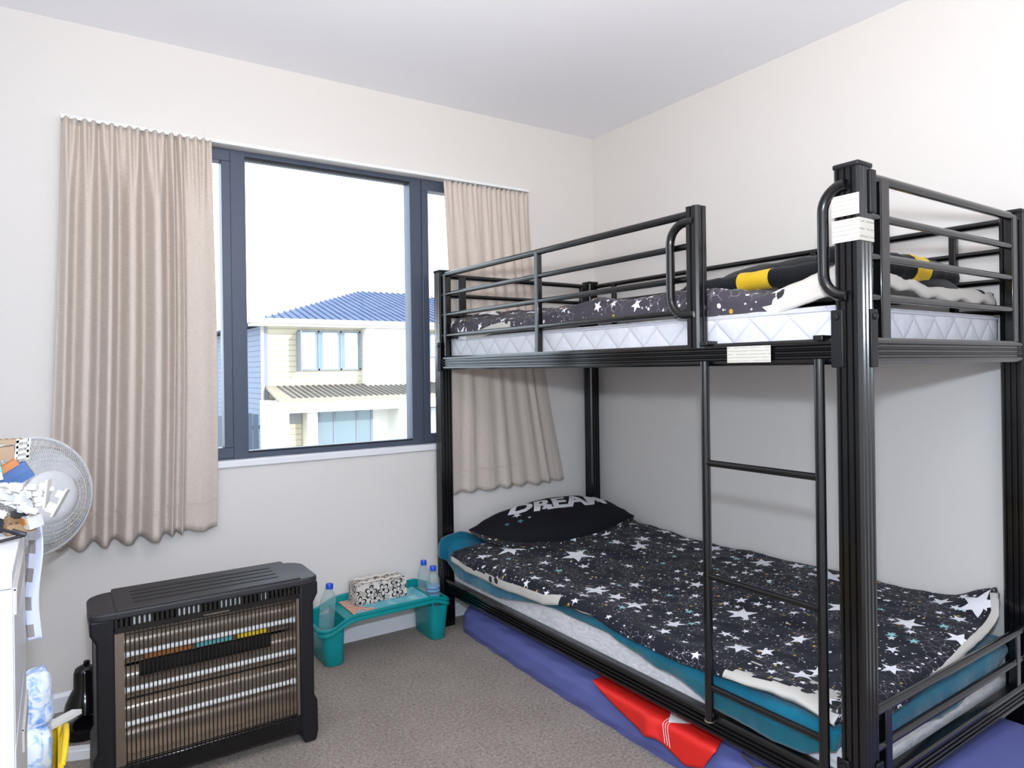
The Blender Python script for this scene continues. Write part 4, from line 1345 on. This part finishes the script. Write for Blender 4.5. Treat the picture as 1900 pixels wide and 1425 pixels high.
# ------------------------------------------------------------------ CHEST OF DRAWERS (left edge of view)
ch = empty('chest_of_drawers', (-2.72, -1.535, 0), label='white chest of drawers with grey recessed grips at the left', cat='chest of drawers')
CX = Vector(ch.location)
def cx_(name, boxes, mat, bevel=0, parent=ch):
    mb = MB()
    for b in boxes: mb.box(b[0] - CX.x, b[1] - CX.x, b[2] - CX.y, b[3] - CX.y, b[4], b[5])
    return mb.build(name, mat, parent, bevel=bevel)
cy0, cy1, cxr, ctop = -1.735, -1.335, -2.489, .905
cx_('top_board', [(-2.95, cxr, cy0, cy1, ctop - .022, ctop)], M['white_gloss'], .002)
cx_('side_panel', [(-2.95, cxr, cy0 + .001, cy0 + .017, 0, ctop - .023)], M['white_gloss'], .001)
cx_('side_panel', [(-2.95, cxr, cy1 - .017, cy1 - .001, 0, ctop - .023)], M['white_gloss'], .001)
cx_('back_panel', [(-2.95, -2.938, cy0 + .018, cy1 - .018, 0, ctop - .024)], M['white_gloss'])
cx_('bottom_panel', [(-2.937, cxr - .022, cy0 + .018, cy1 - .018, .005, .019)], M['white_gloss'])
for i, (ga, gb, gz0, gz1) in enumerate(((.0, .27, .842, .878), (.20, .36, .575, .612), (.1, .3, .395, .43), (.1, .3, .18, .215))):
    z1 = ctop - .026 - i * .215; z0 = z1 - .211
    f = cx_('drawer', [(cxr - .018, cxr + .001, cy0 + .0185, cy1 - .0185, z0, z1), (-2.90, cxr - .018, cy0 + .03, cy0 + .042, z0 + .02, z1 - .04), (-2.90, cxr - .018, cy1 - .042, cy1 - .03, z0 + .02, z1 - .04)], M['white_gloss'], .0015)
    y0_, y1_ = cy0 + max(ga, .02), cy0 + gb
    cx_('recessed_grip', [(cxr, cxr + .0042, y0_, y1_, gz0, gz1)], M['grip'], .001, f)
    cx_('grip_lip', [(cxr, cxr + .0046, y0_, y1_, gz1 - .003, gz1 + .001)], M['grey_plastic'], 0, f)

# hanging checked strip
st = MB().grid(lambda s, t: (Vector((lerp(-2.489, -2.467, s) + .004 * math.sin(t * 7) + .003 * (1 - (2 * t - 1) ** 2), -1.322 - .012 * s + .006 * math.sin(t * 5 + s * 3), lerp(.912, .682, t))), (s, t * 4.6)), 8, 40, uv=True).build('checked_strip', M['strip'], None, smooth=True, angle=180, solid=(.0015, 0))
tag(st, 'pale plastic strip with grey squares hanging behind the white chest', 'strip')

# brick-built white toy on the chest
toy = empty('brick_toy', (-2.52, -1.44, ctop), .3, 'white toy spaceship built of small bricks with panel wings on the white chest', 'toy')
rt = random.Random(5)
def brick(parent, c, d, mat, ang, stud=True):
    ax = Vector(d[0]).normalized(); az = Vector(d[1]); az = (az - ax * az.dot(ax)).normalized(); ay = az.cross(ax)
    mb = MB().obox(c, ax, ay, az, ang[0], ang[1], ang[2])
    if stud:
        nx = max(1, int(ang[0] / .004)); 
        for i in range(nx):
            p = Vector(c) + ax * (-ang[0] + (2 * i + 1) * ang[0] / nx) + az * ang[2]
            mb.tube([p, p + az * .0017], .0024, 8)
    return mb.build('brick', mat, parent)
TOYL = Vector(toy.location)
def tw(x, y, z):   # world to toy-local
    v = Vector((x, y, z)) - TOYL
    c, s_ = math.cos(-.3), math.sin(-.3)
    return Vector((c * v.x - s_ * v.y, s_ * v.x + c * v.y, v.z))
W_ = M['toy_white']
brick(toy, tw(-2.515, -1.455, .966), ((.8, -.2, -.55), (.4, 0, .9)), W_, (.040, .014, .008))
brick(toy, tw(-2.540, -1.450, .950), ((.8, -.2, -.45), (.4, 0, .9)), W_, (.034, .012, .006))
for i in range(26):
    x = lerp(-2.508, -2.452, rt.random()); z = .962 - (x + 2.48) * .25 + rt.uniform(-.024, .020)
    brick(toy, tw(x, -1.475 + rt.uniform(-.012, .012), z), ((rt.uniform(.4, 1), rt.uniform(-.5, .5), rt.uniform(-.6, .2)), (rt.uniform(-.3, .5), rt.uniform(-.3, .3), 1)), W_ if i % 7 else M['fan_grey'], (rt.uniform(.005, .013), rt.uniform(.004, .007), rt.uniform(.003, .006)), rt.random() < .6)
# wing panels
for c, d, e in (((-2.452, -1.487, .968), (.1, 0, 1), (1, -.3, .1)), ((-2.434, -1.497, .953), (.45, 0, .9), (.9, -.3, -.4))):
    f = MB()
    ax = Vector(d).normalized(); ay = Vector(e); ay = (ay - ax * ay.dot(ax)).normalized(); az = ax.cross(ay)
    p = tw(*c); rot = Matrix.Rotation(-.3, 3, 'Z'); ax = rot @ ax; ay = rot @ ay; az = rot @ az
    f.obox(p, ax, ay, az, .024, .0016, .010)
    f.obox(p - ay * .008 - ax * .012, ax, ay, az, .008, .007, .004).obox(p - ay * .006 + ax * .012, ax, ay, az, .006, .006, .004)
    f.build('wing_panel', W_, toy, bevel=.0005)
for c, m_ in (((-2.500, -1.46, .928), 'tan_brick'), ((-2.478, -1.475, .925), 'orange_brick'), ((-2.490, -1.47, .938), 'charcoal')):
    brick(toy, tw(*c), ((1, .2, 0), (0, 0, 1)), M[m_], (.010, .006, .005))
brick(toy, tw(-2.472, -1.478, .924), ((.9, .2, .2), (0, 0, 1)), W_, (.011, .008, .010))
brick(toy, tw(-2.535, -1.445, .917), ((1, 0, 0), (0, 0, 1)), M['charcoal'], (.022, .012, .0105))
brick(toy, tw(-2.490, -1.468, .914), ((1, 0, 0), (0, 0, 1)), M['tan_brick'], (.020, .010, .008))

toy2 = empty('brick_toy', (-2.545, -1.40, ctop), 0, 'small toy built of blue, orange and tan bricks on the white chest', 'toy')
T2 = Vector(toy2.location)
for c, m_, d, up_, sz in (((-2.520, -1.42, 1.030), 'tan_brick', (1, 0, .1), (0, 0, 1), (.022, .010, .011)),
                          ((-2.505, -1.42, 1.050), 'tan_brick', (1, 0, .0), (0, 0, 1), (.018, .008, .004)),
                          ((-2.535, -1.42, 1.052), 'aqua_brick', (1, 0, .0), (0, 0, 1), (.012, .008, .005)),
                          ((-2.508, -1.43, 1.008), 'orange_brick', (.8, 0, .5), (-.4, 0, .9), (.016, .008, .006)),
                          ((-2.500, -1.425, .993), 'blue_brick', (.85, 0, .5), (-.5, 0, .8), (.024, .010, .012)),
                          ((-2.492, -1.43, .984), 'blue_brick', (.85, 0, .5), (-.5, 0, .8), (.022, .010, .005)),
                          ((-2.540, -1.43, 1.000), 'toy_white', (1, 0, .2), (0, 0, 1), (.024, .014, .016)),
                          ((-2.522, -1.442, 1.007), 'aqua_brick', (1, 0, .2), (0, 0, 1), (.006, .004, .006)),
                          ((-2.545, -1.40, .955), 'toy_white', (1, 0, 0), (0, 0, 1), (.012, .012, .030)),
                          ((-2.545, -1.40, .9165), 'tan_brick', (1, 0, 0), (0, 0, 1), (.025, .02, .0115))):
    brick(toy2, Vector(c) - T2, (d, up_), M[m_], sz)
fr_ = MB(); p = Vector((-2.487, -1.43, 1.037)) - T2
for i in range(4): fr_.obox(p + Vector((0, 0, -.014 + i * .0093)), (1, 0, .15), (0, 1, 0), (0, 0, 1), .009, .003, .0022)
for s_ in (-1, 1): fr_.obox(p + Vector((s_ * .008, 0, 0)), (1, 0, .1), (0, 1, 0), (.1, 0, 1), .002, .003, .018)
fr_.build('ladder_piece', W_, toy2)
toy2.location.y += .026

cab = []
for a in range(0, 31):
    t = a / 30
    cab.append((lerp(-2.66, -2.484, t), lerp(-1.60, -1.53, t), .912 + .055 * math.sin(PI * (t * .62 + .38))))
cab2 = [(-2.484, -1.53, .912), (-2.52, -1.545, .909), (-2.58, -1.575, .909), (-2.66, -1.60, .909)]
cc = MB().tube(cab + cab2, .0026, 8).tube([(-2.498, -1.527, .921), (-2.480, -1.531, .913)], .004, 8).build('cable', M['cable'], None, smooth=True)
tag(cc, 'thin black cable looping over the white chest top', 'cable')

# ------------------------------------------------------------------ PEDESTAL FAN
fan = empty('pedestal_fan', (-2.565, -.300, 0), label='pale grey pedestal fan with round mesh guard in front of the curtain', cat='fan')
FO = Vector(fan.location)
fc_ = Vector((-2.500, -.400, .807)) - FO
az_, el_ = math.radians(-60), math.radians(5)
fnrm = Vector((math.cos(az_) * math.cos(el_), math.sin(az_) * math.cos(el_), math.sin(el_)))
fa = fnrm.cross(Vector((0, 0, 1))).normalized(); fb = fa.cross(fnrm)
FR_ = .172
def fp(r, a, h): return fc_ + fa * (r * math.cos(a)) + fb * (r * math.sin(a)) + fnrm * h
def fring(r, h, tr, n=56): return [fp(r, 2 * PI * i / n, h) for i in range(n)]
MB().tube(fring(FR_, 0, 0), .006, 8, True).build('guard_rim', M['fan_grey'], fan, smooth=True)
def dome(r, top, rr): return top * (1 - (max(0, (r - .06)) / (rr - .06)) ** 2.2)
g = MB()
for i in range(132):
    a = 2 * PI * i / 132
    g.tube([fp(r, a + (r - .07) * 2.2, dome(r, .095, FR_)) for r in (.07, .095, .12, .145, .16, .170)], .0009, 4)
for r in (.083, .096, .109, .122, .135, .148, .160):
    g.tube(fring(r, dome(r, .095, FR_) - .001, 0), .0010, 4, True)
g.build('front_guard', M['fan_grey'], fan)
g = MB()
for i in range(60):
    a = 2 * PI * i / 60
    g.tube([fp(r, a, -.055 * (1 - ((r - .04) / (FR_ - .04)) ** 2)) for r in (.05, .09, .13, .170)], .0012, 4)
for r in (.08, .125): g.tube(fring(r, -.055 * (1 - ((r - .04) / (FR_ - .04)) ** 2), 0), .0014, 5, True)
g.build('rear_guard', M['fan_grey'], fan)
Mx = Matrix((fa, fb, fnrm)).transposed()
MB().lathe([(.001, .102), (.050, .101), (.070, .097), (.074, .092), (.072, .088), (.001, .086)], 40, M=Mx, c=fc_).build('guard_badge', M['fan_grey'], fan, smooth=True, angle=50)
MB().lathe([(.001, .035), (.028, .03), (.032, .0), (.02, -.02), (.001, -.02)], 24, M=Mx, c=fc_).build('blade_hub', M['fan_grey'], fan, smooth=True)
for k in range(3):
    def blade(s, t, k=k):
        r = lerp(.028, .150, s); a = 2 * PI * k / 3 + lerp(-.5, .5, t) * (1.0 + .2 * math.sin(PI * s)) + .3 * s
        return fp(r, a, lerp(-.012, .022, t))
    MB().grid(blade, 10, 8).build('blade', M['fan_grey'], fan, smooth=True, solid=(.0015, 0))
MB().lathe([(.001, -.02), (.048, -.025), (.055, -.05), (.052, -.10), (.035, -.135), (.001, -.14)], 28, M=Mx, c=fc_).build('motor_housing', M['fan_grey'], fan, smooth=True)
pb = fc_ - fnrm * .09
MB().tube([(pb.x, pb.y, .02), (pb.x, pb.y, .45), (pb.x, pb.y, pb.z)], [.016, .016, .011], 16).build('pole', M['white_plastic'], fan, smooth=True)
MB().lathe([(.024, .42), (.026, .44), (.026, .47), (.018, .49)], 18, c=(pb.x, pb.y, 0)).build('pole_collar', M['fan_grey'], fan, smooth=True)
for a in (-22, 68):
    a = math.radians(a); d = Vector((math.cos(a), math.sin(a), 0)); e = Vector((-d.y, d.x, 0))
    MB().obox((pb.x, pb.y, .016), d, e, (0, 0, 1), .215, .017, .016).build('base_leg', M['white_plastic'], fan, bevel=.003)

# ------------------------------------------------------------------ BLACK BELL-SHAPED DESK LAMP on the floor
dl = empty('desk_lamp', (-2.372, -.225, 0), label='small glossy black lamp with bell-shaped shade on the carpet behind the heater', cat='lamp')
MB().lathe([(.001, 0), (.058, 0), (.062, .012), (.058, .036), (.030, .052), (.014, .058), (.001, .058)], 32).build('lamp_base', M['gloss_black'], dl, smooth=True, angle=50)
MB().tube([(0, .02, .05), (0, .022, .09), (0, .005, .12)], .007, 10).build('lamp_stem', M['gloss_black'], dl, smooth=True)
MB().lathe([(.056, .080), (.060, .082), (.055, .105), (.044, .130), (.032, .152), (.031, .200), (.026, .214), (.012, .222), (.001, .223)], 32).build('lamp_shade', M['gloss_black'], dl, smooth=True, angle=60)
MB().lathe([(.008, .220), (.010, .226), (.009, .234), (.001, .237)], 14, c=(.006, 0, 0)).build('switch_knob', M['gloss_black'], dl, smooth=True)

# ------------------------------------------------------------------ YELLOW BIN with cloth
bn = empty('yellow_bin', (-2.522, -1.02, 0), label='yellow plastic bin with side handle standing beside the white chest', cat='bin')
def rrect(cx, cy, hx_, hy_, r, z, n=6):
    pts = []
    for sx, sy, a0 in ((1, 1, 0), (-1, 1, PI / 2), (-1, -1, PI), (1, -1, 3 * PI / 2)):
        for k in range(n + 1):
            a = a0 + PI / 2 * k / n; pts.append((cx + sx * (hx_ - r) + r * math.cos(a), cy + sy * (hy_ - r) + r * math.sin(a), z))
    return pts
def shell(rings):
    n = len(rings[0]); fs = []
    for i in range(len(rings) - 1):
        for k in range(n):
            l = (k + 1) % n; fs.append((i * n + k, i * n + l, (i + 1) * n + l, (i + 1) * n + k))
    fs.append(tuple(range(n - 1, -1, -1))); fs.append(tuple((len(rings) - 1) * n + k for k in range(n)))
    return MB().add([p for r_ in rings for p in r_], fs)
shell([rrect(0, 0, .062, .10, .02, 0), rrect(0, 0, .080, .125, .025, .315), rrect(0, 0, .088, .132, .028, .315), rrect(0, 0, .088, .132, .028, .335), rrect(0, 0, .078, .122, .024, .335), rrect(0, 0, .060, .098, .02, .02)]).build('bin_body', M['yellow_plastic'], bn, smooth=True, angle=40)
MB().tube([(.086, -.075, .33), (.091, -.065, .36), (.094, -.03, .372), (.094, .02, .372), (.091, .045, .36), (.086, .055, .33)], .006, 10).build('bin_handle', M['yellow_plastic'], bn, smooth=True)
def cloth_lobe(c, r, seed):
    def fn(s, t):
        a = 2 * PI * s; b = PI * (t - .5)
        e = lambda v, p: math.copysign(abs(v) ** p, v)
        d = Vector((e(math.cos(b), .6) * e(math.cos(a), .6), e(math.cos(b), .6) * e(math.sin(a), .6), e(math.sin(b), .7)))
        k = 1 + .22 * fbm(d.x * 1.6 + seed, d.y * 1.6, d.z * 1.6)
        return Vector(c) + Vector((d.x * r[0], d.y * r[1], d.z * r[2])) * k
    return fn
cth = empty('folded_cloth', (-2.500, -.985, .30), label='blue and white printed cloth stuffed in the yellow bin', cat='cloth')
MB().grid(cloth_lobe((.010, -.01, .035), (.036, .075, .060), 1), 28, 18).build('lower_fold', M['blue_cloth'], cth, smooth=True, angle=180)
MB().grid(cloth_lobe((.012, .01, .135), (.036, .06, .062), 6), 28, 18).build('upper_fold', M['blue_cloth'], cth, smooth=True, angle=180)
rod = MB().obox((-2.440, -.885, .338), (.52, .86, -.18), (.86, -.52, 0), (0, 0, 1), .070, .012, .006).build('white_box_lid', M['white_plastic'], None, bevel=.001)
tag(rod, 'flat white plastic lid sticking out over the yellow bin', 'lid')
